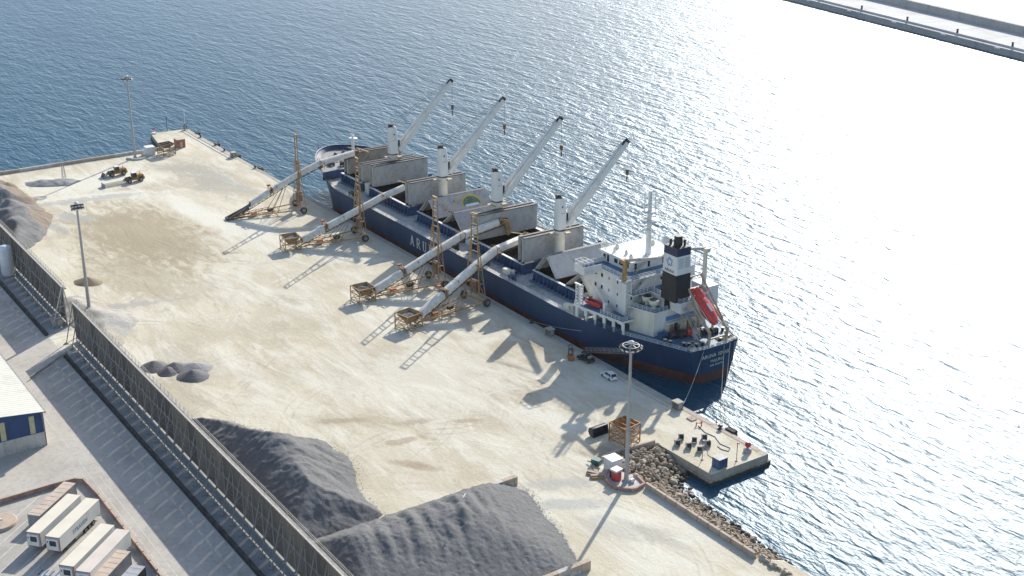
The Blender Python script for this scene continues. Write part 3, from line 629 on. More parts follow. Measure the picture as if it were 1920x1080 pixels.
# accommodation tower
T0, T1, TY0, TY1 = -68.0, -55.6, 7.4, 2 * YC - 7.4
tw = block(T0, T1, TY0, TY1, 9.1, 18.0, 'accommodation')
for zz in (12.0, 15.0): MB().bx(T0 - .03, T1 + .03, TY0 - .03, TY1 + .03, zz, zz + .06).build('deck_line', 'ship_cream', ship, SO)
for lv, zz in enumerate((10.6, 13.5, 16.5)):
    for x, w in ((-67.0, .75), (-64.6, .75), (-61.9, .42), (-58.7, .42)):
        for y in (TY0 - .02, TY1 + .02):
            if not (lv == 0 and x < -62): opening(tw, x, y, zz, w, .95 if w > .5 else .7)
    for i in range(9): opening(tw, T0 - .02, TY0 + 1.6 + i * (TY1 - TY0 - 3.2) / 8, zz, .8, .9, 'x')
for zz in (13.2, 16.4):
    for y in (9.0, 11.6, YC, 24.0): opening(tw, T1 + .02, y, zz, .45, .8, 'x')
# bridge deck + wings, wheelhouse
slab_deck([(-68.3, 7.0), (-54.2, 7.0), (-54.2, 28.8), (-68.3, 28.8)], 18.25)
for sgn in (-1, 1):
    yy = lambda y: YC + sgn * (YC - y)
    slab_deck([(-68.3, yy(1.9)), (-64.2, yy(1.9)), (-64.2, yy(7.0)), (-68.3, yy(7.0))][::(1 if sgn == 1 else -1)], 18.24, 'wing_deck')
    b = MB()
    for a, c_ in (((-68.2, 1.95), (-64.3, 1.95)), ((-68.2, 1.95), (-68.2, 11)), ((-64.3, 1.95), (-64.3, 6.9))): b.bar((a[0], yy(a[1]), 18.1), (c_[0], yy(c_[1]), 18.1), .1, 3.0) if False else b.extr([(a[0], yy(a[1]), 17.6), (c_[0], yy(c_[1]), 17.6), (c_[0], yy(c_[1]), 19.5), (a[0], yy(a[1]), 19.5)], (-.04, -.04, 0), (.04, .04, 0))
    b.build('wing_bulwark', 'ship_white', ship, SO)
    b = MB()
    for x in (-68.1, -66.2, -64.4):
        b.bar((x, yy(2), 20.5), (x, yy(4.6), 20.5), .1)
        for y in (2, 4.6): b.bar((x, yy(y), 18.3), (x, yy(y), 20.5), .1)
    for y in (2, 3.3, 4.6): b.bar((-68.1, yy(y), 20.5), (-64.4, yy(y), 20.5), .1)
    b.build('wing_frame', 'rail_white', ship, SO)
    railing([(-64.1, yy(7.1), 18.25), (-54.4, yy(7.1), 18.25)], step=1.3)
railing([(-54.3, 7.1, 18.25), (-54.3, 28.7, 18.25)], step=1.5)
wh = block(-69.2, -58.6, 10.9, 2 * YC - 10.9, 18.25, 20.5, 'wheelhouse')
b = MB().prism([(-69.8, 10.4), (-57.8, 10.4), (-57.8, 2 * YC - 10.4), (-69.8, 2 * YC - 10.4)], 20.5, 20.95); b.build('wheelhouse_roof', 'ship_white', ship, SO)
for y in (10.88, 2 * YC - 10.88):
    for x, w in ((-68.3, .9), (-66.9, .8), (-63.9, 1.25), (-61.9, 1.5), (-59.7, 1.2)): opening(wh, x, y, 19.55 if x != -66.9 else 19.35, w, 1.0 if x != -66.9 else 1.9, name='window' if x != -66.9 else 'door')
for i in range(8): opening(wh, -69.22, 12 + i * 1.7, 19.6, 1.35, 1.0, 'x')
for y in (12.5, 16.5, 21): opening(wh, -58.58, y, 19.4, .7, 1.7, 'x', 'door')
b = MB()
for x, y, s in ((-67.5, 14, .5), (-66, 12, .35), (-63, 13.2, .4), (-60, 12.2, .5), (-65, 23, .5)): MB().lathe((x, y, 20.95), [(s, 0), (s, .5), (s * .6, 1.0), (.1, 1.2)], 8).build('roof_vent', 'ship_cream', ship, SO)
railing([(-69.6, 10.6, 20.95), (-58, 10.6, 20.95), (-58, 25.2, 20.95), (-69.6, 25.2, 20.95), (-69.6, 10.6, 20.95)], step=2.0)
rm = sub('radar_mast', ship, Vector((-60.6, YC, 20.95)) - SO)
MB().tube((0, 0, 0), (0, 0, 15.5), .75, .42, 10).build('mast_pole', 'ship_white', rm)
b = MB()
for z, w in ((5.8, 1.6), (8.0, 2.3), (10.2, 2.0)): b.lathe((0, 0, z), [(.4, 0), (w, .2), (w, .35), (.4, .35)], 10)
b.bar((-.9, -.9, 10.5), (-.9, -.9, 15), .18).bar((.9, .9, 10.5), (.9, .9, 15.2), .18).bar((.9, -.9, 10.5), (.9, -.9, 15), .18).bar((-.9, .9, 10.5), (-.9, .9, 15), .18)
for k in range(6): b.bar((-.9, -.9, 10.8 + k * .8), (.9, .9, 10.8 + k * .8), .14).bar((.9, -.9, 10.8 + k * .8), (-.9, .9, 10.8 + k * .8), .14)
b.bar((-2.4, 0, 8.6), (2.4, 0, 8.6), .25).bar((0, -2.6, 12.4), (0, 2.6, 12.4), .2).build('mast_platform', 'ship_white', rm)
MB().bar((-1.8, .4, 6.6), (1.8, -.4, 6.6), .35, .3).bar((.2, -1.9, 9.0), (-.2, 1.9, 9.0), .35, .3).build('radar_scanner', 'rail_white', rm)
MB().tube((2.6, 3.2, 0), (2.6, 3.2, 2.2), .5, n=8).lathe((2.6, 3.2, 2.2), [(.5, 0), (1.0, .5), (1.1, 1.2), (.8, 2.0), (.2, 2.4)], 12).build('satellite_dome', 'ship_white', rm)
# C deck z 14.7 with casing and funnel
block(-55.6, -49.6, 13.6, 22.2, 11.6, 14.5, 'engine_casing')
MB().bx(-49.65, -49.55, 14.0, 15.5, 11.9, 14.2).build('casing_door', 'funnel_black', ship, SO)
block(-49.6, -48.3, 15.8, 22.2, 11.6, 14.5, 'engine_casing')
slab_deck([(-55.6, 7.7), (-53.6, 7.7), (-53.6, 13.3), (-48.2, 13.4), (-43.6, 13.4), (-43.6, 22.4), (-48.2, 22.4), (-53.6, 22.4), (-53.6, 28.1), (-55.6, 28.1)], 14.72)
railing([(-55.5, 7.8, 14.72), (-53.7, 7.8, 14.72), (-53.7, 13.4, 14.72), (-48.2, 13.5, 14.72), (-43.7, 13.5, 14.72), (-43.7, 22.3, 14.72)], step=1.2)
block(-48.2, -44.6, 14.6, 21.2, 11.6, 14.5, 'engine_casing')
railing([(-54.7, 7.8, 11.82), (-48.0, 10.0, 11.82), (-48.0, 13.6, 11.82)], step=1.2)
MB().tube((-54.2, 11.6, 11.8), (-54.2, 11.6, 14.6), .12, n=6).tube((-54.6, 8.2, 14.7), (-54.6, 8.2, 18.1), .14, n=6).tube((-54.4, 15, 14.7), (-54.4, 15, 18.1), .14, n=6).build('deck_post', 'rail_white', ship, SO)
fn_ = sub('funnel', ship, Vector((-46.9, 14.9, 14.74)) - SO)
def fbox(z0, z1, k0, k1, name, mat):
    r = lambda k, z: [(-2.35 * k, -2.15 * k, z), (2.15 * k, -2.15 * k, z), (2.35 * k, -1.95 * k, z), (2.35 * k, 2.15 * k, z), (-2.35 * k, 2.15 * k, z)]
    return MB().loft([r(k0, z0), r(k1, z1)], smooth=False).build(name, mat, fn_)
fbox(0, 6.6, 1.06, 1.0, 'funnel_base', 'funnel_black'); fbox(6.6, 11.0, 1.0, .955, 'funnel_band', 'ship_white'); fbox(11.0, 12.9, .955, .935, 'funnel_top', 'funnel_blue')
MB().bx(-1.9, 1.9, -1.7, 1.7, 12.6, 12.96).tube((0, .1, 12.8), (0, .1, 15.2), 1.05, .95, 12).tube((-1.4, -.9, 12.8), (-1.4, -.9, 14.3), .3, n=8).tube((1.1, 1.1, 12.8), (1.1, 1.1, 14.4), .28, n=8).tube((-.9, 1.2, 12.8), (-.9, 1.2, 14.0), .25, n=8).build('exhaust_pipe', 'funnel_black', fn_)
def fy(z): return -2.15 * (1.0 - .045 * (z - 6.6) / 4.4) - .012
star = MB()
for k in range(5):   # broken star: five slanted bars
    a = R(90 + 72 * k + 12); a2 = R(90 + 72 * k + 72 + 0)
    p = Vector((-.1 + 1.15 * math.cos(a), 0, 9.35 + 1.15 * math.sin(a))); q = Vector((-.1 + .55 * math.cos(a2 - R(40)), 0, 9.35 + .55 * math.sin(a2 - R(40)))); r_ = Vector((-.1 + .98 * math.cos(a2 - R(8)), 0, 9.35 + .98 * math.sin(a2 - R(8))))
    for s_, e_, in ((p, q), (q, r_)):
        star.bar((s_.x, fy(s_.z), s_.z), (e_.x, fy(e_.z), e_.z), .3, .03, (0, 1, 0))
star.build('star_emblem', 'logo_blue', fn_)
text('funnel_name', 'ARUNA', .95, 'funnel_blue', fn_, frame((0, fy(7.0) - .03, 7.0), (1, 0, 0), (0, .045, 1)), .015)
b = MB()
for k in range(7):
    z = 8.2 + k * .36
    b.bar((2.35 * .985 + .02, -1.5, z), (2.35 * .985 + .02, -.1, z), .05, .14).bar((2.35 * .985 + .02, .3, z), (2.35 * .985 + .02, 1.7, z), .05, .14)
b.build('louvre', 'cover_grey', fn_)
# mushroom vents on B deck
for x, y in ((-53.2, 11.9), (-50.4, 11.6)):
    MB().lathe((x, y, 11.84), [(.55, 0), (.6, .7), (1.15, 1.0), (1.35, 1.9), (1.3, 2.1), (1.1, 2.12)], 16).build('mushroom_vent', 'ship_cream', ship, SO)
    MB().lathe((x, y, 13.97), [(1.08, 0), (1.0, .05), (.3, .08)], 16).build('vent_grille', 'funnel_black', ship, SO)
# stairs
def stair(a, c_, w=.8, n=12, side=(1, 0, 0)):
    a = Vector(a); c_ = Vector(c_); s = Vector(side) * w / 2; b = MB()
    for k in (-1, 1): b.bar(a + s * k, c_ + s * k, .08, .25)
    for i in range(n + 1):
        p = a.lerp(c_, i / n); b.bar(p - s, p + s, .24, .05)
    for k in (-1, 1): b.bar(a + s * k + Vector((0, 0, .9)), c_ + s * k + Vector((0, 0, .9)), .05)
    b.build('stair', 'cover_grey', ship, SO)
stair((-55.0, 9.0, 14.8), (-55.0, 13.0, 18.2)); stair((-54.3, 9.0, 11.9), (-54.3, 12.6, 14.7)); stair((-53.4, 5.2, 9.1), (-54.0, 8.4, 11.8)); stair((-57.6, 11.4, 18.3), (-57.6, 15, 20.9))
# provision cranes
def small_crane(x, y, z, h, end, mat):
    c = sub('provision_crane', ship, Vector((x, y, z)) - SO); o = Vector((x, y, z))
    MB().tube((x, y, z), (x, y, z + h), .6, .5, 10).bx(x - .9, x + .9, y - .7, y + .7, z + h, z + h + .9).build('crane_post', mat, c, o)
    MB().bar((x, y, z + h + .7), end, .55, .65).build('crane_arm', 'cover_grey', c, o)
    MB().bx(x - 1.6, x + 1.6, y - 1.3, y + 1.3, z, z + .15).build('crane_base', 'cover_grey', c, o)
small_crane(-55.6, 6.9, 18.0, 4.2, (-46.0, 9.6, 25.9), 'rust_yellow'); small_crane(-46.8, 23.4, 14.7, 9.8, (-51, 16, 25.2), 'ship_cream')
block(-50, -44.6, 22.6, 26, 11.6, 16.5, 'far_side_house')
# aft end of the house: shelter deck opening with stores
MB().bx(-48.15, -47.0, 13.0, 25.6, 8.5, 8.7).build('shelter_beam', 'ship_white', ship, SO)
MB().bx(-48.12, -47.9, 13.4, 25.0, 9.0, 10.0).build('tarpaulin', 'logo_blue', ship, SO)
for i in range(9):
    y = 13.4 + i * 1.3; MB().bx(-48.1, -47.6, y, y + .7, DK, DK + 1.4 + .5 * ((i * 7) % 3)).build('store_locker', ('ship_white', 'rust_yellow', 'dark_steel', 'cover_grey')[i % 4], ship, SO)
MB().bx(-48.16, -48.02, 12.9, 25.4, DK, 8.5).build('shelter_wall', 'ship_cream', ship, SO)
# mooring deck gear on the poop
for i, (x, y, s, m_) in enumerate(((-46.2, 11.2, .9, 'coaming_blue'), (-44.5, 15.5, .9, 'dark_steel'), (-44.2, 17.2, .75, 'boat_red'), (-43.8, 18.6, .75, 'ship_cream'), (-43.2, 20.6, .8, 'dark_steel'), (-45.2, 12.9, .8, 'dark_steel'), (-42.0, 22.6, .8, 'dark_steel'))):
    MB().tube((x, y - .7, DK + .9), (x, y + .7, DK + .9), s, n=12).bx(x - .9, x + .9, y - .95, y - .75, DK, DK + 1.5).bx(x - .9, x + .9, y + .75, y + .95, DK, DK + 1.5).build('mooring_winch', m_, ship, SO)
for i, (x, y) in enumerate(((-44, 9.9), (-42.8, 10.4), (-40.2, 12.2), (-39.4, 13.0), (-38.2, 14.2), (-38.2, 16.1), (-37.8, 21), (-38, 23.4), (-40, 24.8), (-42, 25.6))):
    MB().lathe((x, y, DK), [(.35, 0), (.33, .75), (.5, .8), (.5, .95)], 10).build('bollard', 'dark_steel', ship, SO)
    MB().lathe((x, y, DK + .95), [(.5, 0), (.1, .02)], 10).build('bollard_cap', 'ship_cream', ship, SO)
for x, y, rr in ((-39.6, 14.2, 1.5), (-37.9, 12.6, 1.2), (-38.6, 22.3, 1.6), (-37.6, 24.2, 1.0)):   # coiled hawsers
    b = MB()
    for j in range(5):
        r2 = rr * (1 - j * .12); pts = [(x + r2 * math.cos(a), y + r2 * math.sin(a) * .9, DK + .12 + j * .13) for a in [k * math.pi / 8 for k in range(17)]]
        b.path(pts, .12, 4)
    b.build('coiled_hawser', 'rope', ship, SO)
b = MB()
for i in range(8): b.lathe((-36.4 + .5 * (1 - (i / 3.5 - 1) ** 2), YC - 6.2 + i * 1.77, DK + .3), [(.34, 0), (.34, .45), (.2, .5)], 8)
b.build('fairlead', 'ship_cream', ship, SO)
# free-fall lifeboat ramp
rp = sub('lifeboat_ramp', ship, Vector((-42, 19.4, DK)) - SO); o = Vector((-42, 19.4, DK))
for i, y in enumerate((16.7, 22.0)):
    MB().bar((-46.6, y, 16.3), (-36.6, y, 9.2), .45, .6).bar((-36.9, y, DK), (-36.7, y, 9.6), .5).bar((-46.2, y, DK), (-46.4, y, 16.2), .45).bar((-41.6, y, DK), (-41.6, y, 12.6), .4).bar((-46.4, y, 19.2), (-38.4, y, 11.0), .3, .4).build('ramp_beam', 'steel_beige', rp, o)
MB().bar((-46.5, 16.7, 16.2), (-46.5, 22, 16.2), .4).bar((-36.8, 16.7, 7.6), (-36.8, 22, 7.6), .35).bar((-46.4, 16.7, 19.3), (-46.4, 22, 19.3), .3).bar((-41.6, 16.7, 12.4), (-41.6, 22, 12.4), .3).build('ramp_crossbeam', 'steel_beige', rp, o)
stair((-46.4, 15.8, 15.0), (-39.0, 15.8, 7.0), 1.0, 22, (0, 1, 0))
lb = thing('lifeboat', 'red and white enclosed lifeboat resting on the stern launching ramp', 'lifeboat', (-41.8, 19.35, 13.4)); lb.rotation_euler = (0, R(36), 0)
rings = []
for t in [i / 14 for i in range(15)]:
    x = -5.0 + 10.0 * t; k = math.sin(math.pi * min(1, max(0, .04 + .92 * t))) ** .45
    rings.append([(x, 1.65 * k * math.copysign(abs(math.cos(a)) ** .8, math.cos(a)), 1.45 * k * math.copysign(abs(math.sin(a)) ** .8, math.sin(a)) * (1.0 if math.sin(a) > 0 else .85)) for a in [2 * math.pi * i / 20 for i in range(20)]])
MB().loft(rings).build('boat_hull', 'boat_red', lb)
MB().loft([[(-4.6 + x * 2.2, 1.0 * k * math.cos(a), .9 + .95 * k * math.sin(a)) for a in [math.pi * i / 8 for i in range(9)]] for x, k in ((0, .6), (.3, 1), (1.0, 1), (1.3, .6))], closed=False).build('conning_hood', 'boat_red', lb)
MB().box((1.2, 0, 1.40), (2.2, .7, .1)).build('deck_hatch', 'cover_light', lb)
b = MB()
for sg in (-1, 1): b.tube((-4.2, sg * 1.62, .25), (4.2, sg * 1.62, .25), .1, n=6)
b.build('grab_rail', 'ship_cream', lb)
MB().box((4.95, 0, 0), (.35, .5, .5)).build('boat_fitting', 'ship_cream', lb)
rb = thing('rescue_boat', 'small open red rescue boat on the gallery deck beside the white davit', 'lifeboat', (-64.4, 4.9, 9.2), R(6))
def boat_rings(L, B, D, zt): return [[(-L / 2 + L * t, B / 2 * (math.sin(math.pi * (.12 + .8 * t)) ** .6) * s, z) for s, z in ((-1, zt), (-.85, .35), (0, .05), (.85, .35), (1, zt))] for t in [i / 8 for i in range(9)]]
MB().loft(boat_rings(5.2, 2.0, 1, 1.15), closed=False).build('boat_hull', 'boat_red', rb)
MB().box((0, 0, .55), (4.2, 1.3, .12)).build('boat_floor', 'cover_grey', rb)
b = MB()
for sg in (-1, 1): b.path([(-2.4, sg * .45, 1.15), (-1.4, sg * .9, 1.2), (.8, sg * .98, 1.2), (2.3, sg * .55, 1.25)], .16, 6)
b.build('boat_tube', 'boat_red', rb); MB().box((-2.0, 0, 1.1), (.6, .7, .9)).build('engine', 'dark_steel', rb)
dv = sub('rescue_davit', ship, Vector((-60.5, 5.6, 9.1)) - SO); o = Vector((-60.5, 5.6, 9.1))
MB().bar((-60.6, 5.4, 9.1), (-60.6, 5.4, 11.2), .8).bar((-60.6, 5.4, 10.6), (-65.6, 6.8, 13.0), .4, .5).build('davit_arm', 'ship_white', dv, o)
MB().bx(-59.6, -58.4, 4.8, 6.2, 9.1, 10.5).build('winch_box', 'cover_grey', dv, o)

# ---- lettering
def letters(word, x0, pitch, z0, h, y):
    """slab-serif capitals painted on the flat ship's side, 3 mm proud"""
    S = .42; W = 1.9
    def st(b, p, q, w=S): b.bar((p[0], y, p[1]), (q[0], y, q[1]), w, .02, (0, 1, 0))
    for i, ch in enumerate(word):
        x = x0 + i * pitch; b = MB(); H = h; sf = lambda xx, zz: st(b, (xx - .42, zz), (xx + .42, zz), .22)
        if ch == 'A':
            st(b, (x - .85, z0), (x, z0 + H), .34); st(b, (x + .85, z0), (x, z0 + H), .46); st(b, (x - .5, z0 + H * .33), (x + .5, z0 + H * .33), .24); sf(x - .9, z0 + .1); sf(x + .9, z0 + .1)
        elif ch == 'R':
            st(b, (x - .6, z0), (x - .6, z0 + H), .46); pts = [(x - .6, z0 + H - .13), (x + .2, z0 + H - .13), (x + .62, z0 + H * .86), (x + .68, z0 + H * .73), (x + .55, z0 + H * .58), (x + .15, z0 + H * .5), (x - .6, z0 + H * .5)]
            for p, q in zip(pts, pts[1:]): st(b, p, q, .34)
            st(b, (x + .05, z0 + H * .5), (x + .85, z0), .42); sf(x - .6, z0 + .1); sf(x + .95, z0 + .1)
        elif ch == 'U':
            pts = [(x - .65, z0 + H), (x - .65, z0 + .8), (x - .4, z0 + .25), (x, z0 + .12), (x + .4, z0 + .25), (x + .65, z0 + .8), (x + .65, z0 + H)]
            for k, (p, q) in enumerate(zip(pts, pts[1:])): st(b, p, q, .46 if k < 2 else .3)
            sf(x - .65, z0 + H - .1); sf(x + .65, z0 + H - .1)
        elif ch == 'N':
            st(b, (x - .7, z0), (x - .7, z0 + H), .3); st(b, (x + .7, z0), (x + .7, z0 + H), .3); st(b, (x - .7, z0 + H), (x + .7, z0), .46); sf(x - .7, z0 + .1); sf(x - .85, z0 + H - .1); sf(x + .7, z0 + H - .1)
        b.build('name_letter', 'letter_paint', ship, SO)
letters('ARUNA', -144.9, 3.45, 1.5, 3.0, YC - 16.1 - .012)
sx = lambda y: -36.4 + .9 * (1 - ((y - YC) / 6.8) ** 2)
for body, size, z, dy, al in (('ARUNA', 1.25, 3.8, -.1, 'RIGHT'), ('ISMAIL', 1.25, 3.8, .5, 'LEFT'), ('MAJURO', 1.0, 2.5, .2, 'CENTER'), ('IMO 9493779', .72, 1.5, .2, 'CENTER')):
    text('stern_lettering', body, size, 'letter_paint', ship, Matrix.Translation(-SO) @ frame((-35.38, YC + dy, z), (0, 1, 0), (0, 0, 1)), .02, al)
# mooring ropes
def sag(a, c_, s, n=14): a = Vector(a); c_ = Vector(c_); return [a.lerp(c_, i / n) - Vector((0, 0, 4 * s * (i / n) * (1 - i / n))) for i in range(n + 1)]
def rope(pts, label, r=.055): o = MB().path(pts, r, 4).build('mooring_rope', 'rope'); return tag(o, label, 'rope', 'mooring ropes of the ship')
rope(sag((-36.0, 14.6, 5.9), (-25.2, -.7, .9), 1.0), 'mooring rope from the stern to the bollard past the parked white car')
for i, (y, q) in enumerate(((20.4, (-13.6, -.7, .7)), (22.2, (-13.4, -.6, .7)), (23.7, (-13.2, -.6, .7)))): rope(sag((-35.7, y, 5.9), q, 3.2 + .5 * i), ('inner slack stern rope of three, crossing closest to the ship name', 'middle one of three slack stern ropes to the end pier bollard', 'outer slack stern rope of three, leaving the stern farthest from the quay')[i])
rope(sag((-221, 9.5, 9.6), (-247.9, -.6, .6), 1.6), 'mooring rope from the bow to a bollard on the bare far quay')
rope(sag((-213, 6.2, 9.4), (-247.6, -.6, .6), 1.9), 'lower mooring rope from the bow side to a bollard on the bare far quay')
rope(sag((-56, 4.2, 5.6), (-82, -.6, .5), .8), 'thin mooring rope along the blue hull above the gangway')
# gangway
gw = thing('gangway', 'dark steel gangway sloping from the ship side down to the quay beside the forklift', 'gangway', (-60.6, -.8, .1))
a = Vector((0, .2, .1)); e = Vector((16.0, 2.4, 5.0)); b = MB()
for s in (-.45, .45):
    b.bar(a + Vector((0, s, 0)), e + Vector((0, s, 0)), .14, .35)
pm('gangway_brown', (0.12, 0.095, 0.08), 0.7, 0.2); b.build('side_beam', 'gangway_brown', gw)
b = MB()
for i in range(26): p = a.lerp(e, i / 25); b.bar(p - Vector((0, .42, -.12)), p + Vector((0, .42, .12)), .3, .05)
b.build('tread', 'gangway_brown', gw); b = MB()
for s in (-.45, .45):
    for h in (.5, 1.0): b.bar(a + Vector((0, s, h)), e + Vector((0, s, h)), .05)
    for i in range(12): p = a.lerp(e, i / 11) + Vector((0, s, 0)); b.bar(p, p + Vector((0, 0, 1)), .05)
b.build('handrail', 'cover_grey', gw)
MB().tube((0, -.5, .1), (0, .5, .1), .18, n=8).build('roller', 'dark_steel', gw)

# ---------------------------------------------------------------- mobile loading conveyors
pm('ochre_steel', (0.42, 0.27, 0.13), 0.75, 0.22, 0.9, spots=(0.22, 0.12, 0.06), spotcut=(0.5, 0.7))
pm('orange_steel', (0.40, 0.135, 0.050), 0.7, 0.2, 0.9, spots=(0.22, 0.08, 0.04))
pm('cover_sheet', (0.70, 0.65, 0.56), 0.55, 0.10, 0.5, spots=(0.46, 0.44, 0.40), spotcut=(0.5, 0.75))
pm('tyre', (0.05, 0.048, 0.045), 0.9, 0.2, 2.0, spots=(0.16, 0.145, 0.12))
pm('rim_steel', (0.30, 0.27, 0.22), 0.6, 0.2)
pm('gravel_grey', (0.16, 0.163, 0.17), 0.95, 0.2, 1.2, spots=(0.24, 0.24, 0.245), bump=.08, bscale=5)
pm('truss_dark', (0.10, 0.075, 0.055), 0.8, 0.3, 1.0)
pm('dark_gravel', (0.10, 0.10, 0.10), 0.95, 0.3, 1.5, spots=(0.16, 0.16, 0.16), bump=.08, bscale=5)
def wheel(parent, p, r, w, axis='y', tm='tyre', rmat='rim_steel'):
    a = Vector((0, 1, 0)) if axis == 'y' else Vector((1, 0, 0))
    u = Vector((1, 0, 0)) if axis == 'y' else Vector((0, 1, 0)); b = MB(); p = Vector(p); n = 18; rings = []
    for rr, t in ((.58, -.42), (.9, -.5), (1, -.34), (1, .34), (.9, .5), (.58, .42)):
        rings.append([p + a * t * w + (u * math.cos(2 * math.pi * i / n) + Vector((0, 0, 1)) * math.sin(2 * math.pi * i / n)) * rr * r for i in range(n)])
    b.loft(rings + [rings[0]], caps=False)
    wh_ = sub('wheel', parent); b.build('tyre', tm, wh_)
    MB().tube(p - a * w * .36, p + a * w * .36, r * .6, n=14).tube(p - a * w * .45, p + a * w * .45, r * .22, n=8).build('rim', rmat, wh_)
    return wh_
def conveyor(loc, az, prof, label, hopper=True, tower_x=22.0, head='chute', gap=10.5):
    c = thing('loading_conveyor', label, 'conveyor', loc, R(az), 'loading conveyors reaching from the yard to the ship')
    def zb(x): return lerp(prof, x)
    x0, x1 = prof[0][0], prof[-1][0]
    # belt truss
    b = MB(); s = .95; xs = [x0 + (x1 - x0) * i / 34 for i in range(35)]
    for y in (-s, s):
        for dz, w in ((0, .16), (-.95, .14)):
            for a, e in zip(prof, prof[1:]): b.bar((a[0], y, a[1] + dz), (e[0], y, e[1] + dz), w)
        for i, (p, q) in enumerate(zip(xs, xs[1:])):
            b.bar((p, y, zb(p)), (p, y, zb(p) - .95), .09); b.bar((p, y, zb(p) - (.95 if i % 2 else 0)), (q, y, zb(q) - (0 if i % 2 else .95)), .09)
    for p in xs: b.bar((p, -s, zb(p) - .95), (p, s, zb(p) - .95), .1); b.bar((p, -s, zb(p)), (p, s, zb(p)), .1)
    tag(b.build('belt_truss', 'truss_dark', c), kind='stuff')
    MB().loft([[(x, -.75, zb(x) + .05), (x, -.4, zb(x) - .1), (x, .4, zb(x) - .1), (x, .75, zb(x) + .05)] for x, _ in prof], closed=False, smooth=False).build('belt', 'gravel_grey', c)
    b = MB(); b.bx(x0 + 4, x1 - 3, -1.75, -1.0, 0, .05)
    # covers in sheet-metal lengths
    cuts = sorted([2.6 if hopper else 7.0, gap - .25, gap + .6, 15.5, tower_x - .2] + [p[0] for p in prof if tower_x < p[0] < x1] + [x1 - 1.5]); cuts = [k for i, k in enumerate(cuts)]
    for a, e in zip(cuts, cuts[1:]):
        if abs(a - (gap - .25)) < 1e-6: continue
        bb = MB(); rings = []
        for t in range(5):
            x = a + .04 + (e - a - .08) * t / 4
            jig = .03 * noise.noise(Vector((x, loc[0], 0)))
            rings.append([(x, y, zb(x) + z + jig) for y, z in ((-1.18, -.4), (-1.18, .4), (-.92, .82), (-.4, 1.05), (.4, 1.05), (.92, .82), (1.18, .4), (1.18, -.4))])
        bb.loft(rings, closed=False, smooth=False).build('belt_cover', 'cover_sheet', c)
        MB().bar((e, -1.12, zb(e) + .3), (e, 1.12, zb(e) + .3), .14, 1.3).build('cover_joint', 'truss_dark', c) if e < x1 - 2 else None
    # mid-span bracket with winch
    g = gap + .15; z = zb(g); b = MB()
    for y in (-1.25, 1.25): b.bar((g - .3, y, z - 1.2), (g - .3, y, z + 1.5), .16).bar((g + .5, y, z - 1.0), (g + .5, y, z + 1.4), .16).bar((g - .3, y, z - 1.2), (g + .5, y, z + 1.4), .1)
    b.bar((g - .3, -1.25, z + 1.5), (g - .3, 1.25, z + 1.5), .2).bar((g + .5, -1.25, z + 1.4), (g + .5, 1.25, z + 1.4), .2).build('bracket', 'ochre_steel', c)
    MB().box((g, 1.5, z + 1.75), (1.0, .7, .5)).build('winch', 'orange_steel', c)
    # undercarriage
    b = MB(); tw_ = 4.3; tx = tower_x; A = {}
    for s_ in (-1, 1):
        p = Vector((3.2, s_ * .9, .65)); q = Vector((tx, s_ * (tw_ - .5), 1.1)); b.bar(p, q, .26, .3); A[s_] = (p, q)
        b.bar(p + Vector((0, 0, .55)), p.lerp(q, .55) + Vector((0, 0, .55)), .16); 
        for k in range(5): m_ = p.lerp(q, .06 + .11 * k); b.bar(m_, m_ + Vector((.8, 0, .55)), .1)
    for t in (.08, .2, .34, .5, .66): b.bar(A[-1][0].lerp(A[-1][1], t), A[1][0].lerp(A[1][1], t), .16)
    for t, u_ in ((.2, .34), (.34, .5), (.5, .66)): b.bar(A[-1][0].lerp(A[-1][1], t), A[1][0].lerp(A[1][1], u_), .1); b.bar(A[1][0].lerp(A[1][1], t), A[-1][0].lerp(A[-1][1], u_), .1)
    tag(b.build('undercarriage', 'ochre_steel', c), kind='stuff')
    for s_ in (-1, 1):
        m_ = A[s_][0].lerp(A[s_][1], .5); xx = m_.x + 4.6
        MB().bar(m_, (xx, s_ * .95, zb(xx) - .9), .15).bar(A[s_][0].lerp(A[s_][1], .6), (xx + .9, s_ * .95, zb(xx + .9) - .9), .13).build('strut', 'ochre_steel', c)
    MB().box((8.2, .1, .75), (1.5, 1.1, 1.1)).build('control_box', 'orange_steel', c)
    MB().box((13.2, -.2, 1.3), (1.6, 1.0, .8)).tube((12.2, -.2, 1.5), (14.2, -.2, 1.5), .35, n=8).build('drive_motor', 'truss_dark', c)
    MB().bar((tx, -tw_, 1.1), (tx, tw_, 1.1), .34).build('axle', 'ochre_steel', c)
    for s_ in (-1, 1): wheel(c, (tx, s_ * tw_, 1.05), 1.05, .85, 'y')
    # tower
    H = 24.0; t = sub('tower', c)
    for s_ in (-1, 1):
        MB().bar((tx, s_ * 1.3, 1.1), (tx, s_ * 1.3, 13), .24).bar((tx, s_ * 1.3, 13), (tx, s_ * .98, H), .24).build('main_post', 'ochre_steel', t)
        b = MB()
        for dx in (-1.1, 1.1):
            b.bar((tx + dx, s_ * 2.75, 1.1), (tx + dx * .2, s_ * 1.3, 16.2), .17)
        for k in range(4):
            f = .04 + .25 * k; z = 1.1 + 15.1 * f; yo = s_ * (2.75 - 1.45 * f); dx = 1.1 * (1 - f) + .22 * f
            b.bar((tx - dx, yo, z), (tx + dx, yo, z), .13).bar((tx + dx, yo, z), (tx, s_ * 1.3, z), .13).bar((tx - dx, yo, z), (tx, s_ * 1.3, z), .13)
            if k < 3: b.bar((tx + dx, yo, z), (tx, s_ * 1.3, z + 3.7), .1).bar((tx - dx, yo, z), (tx, s_ * 1.3, z + 3.7), .1)
        b.build('raking_leg', 'ochre_steel', t)
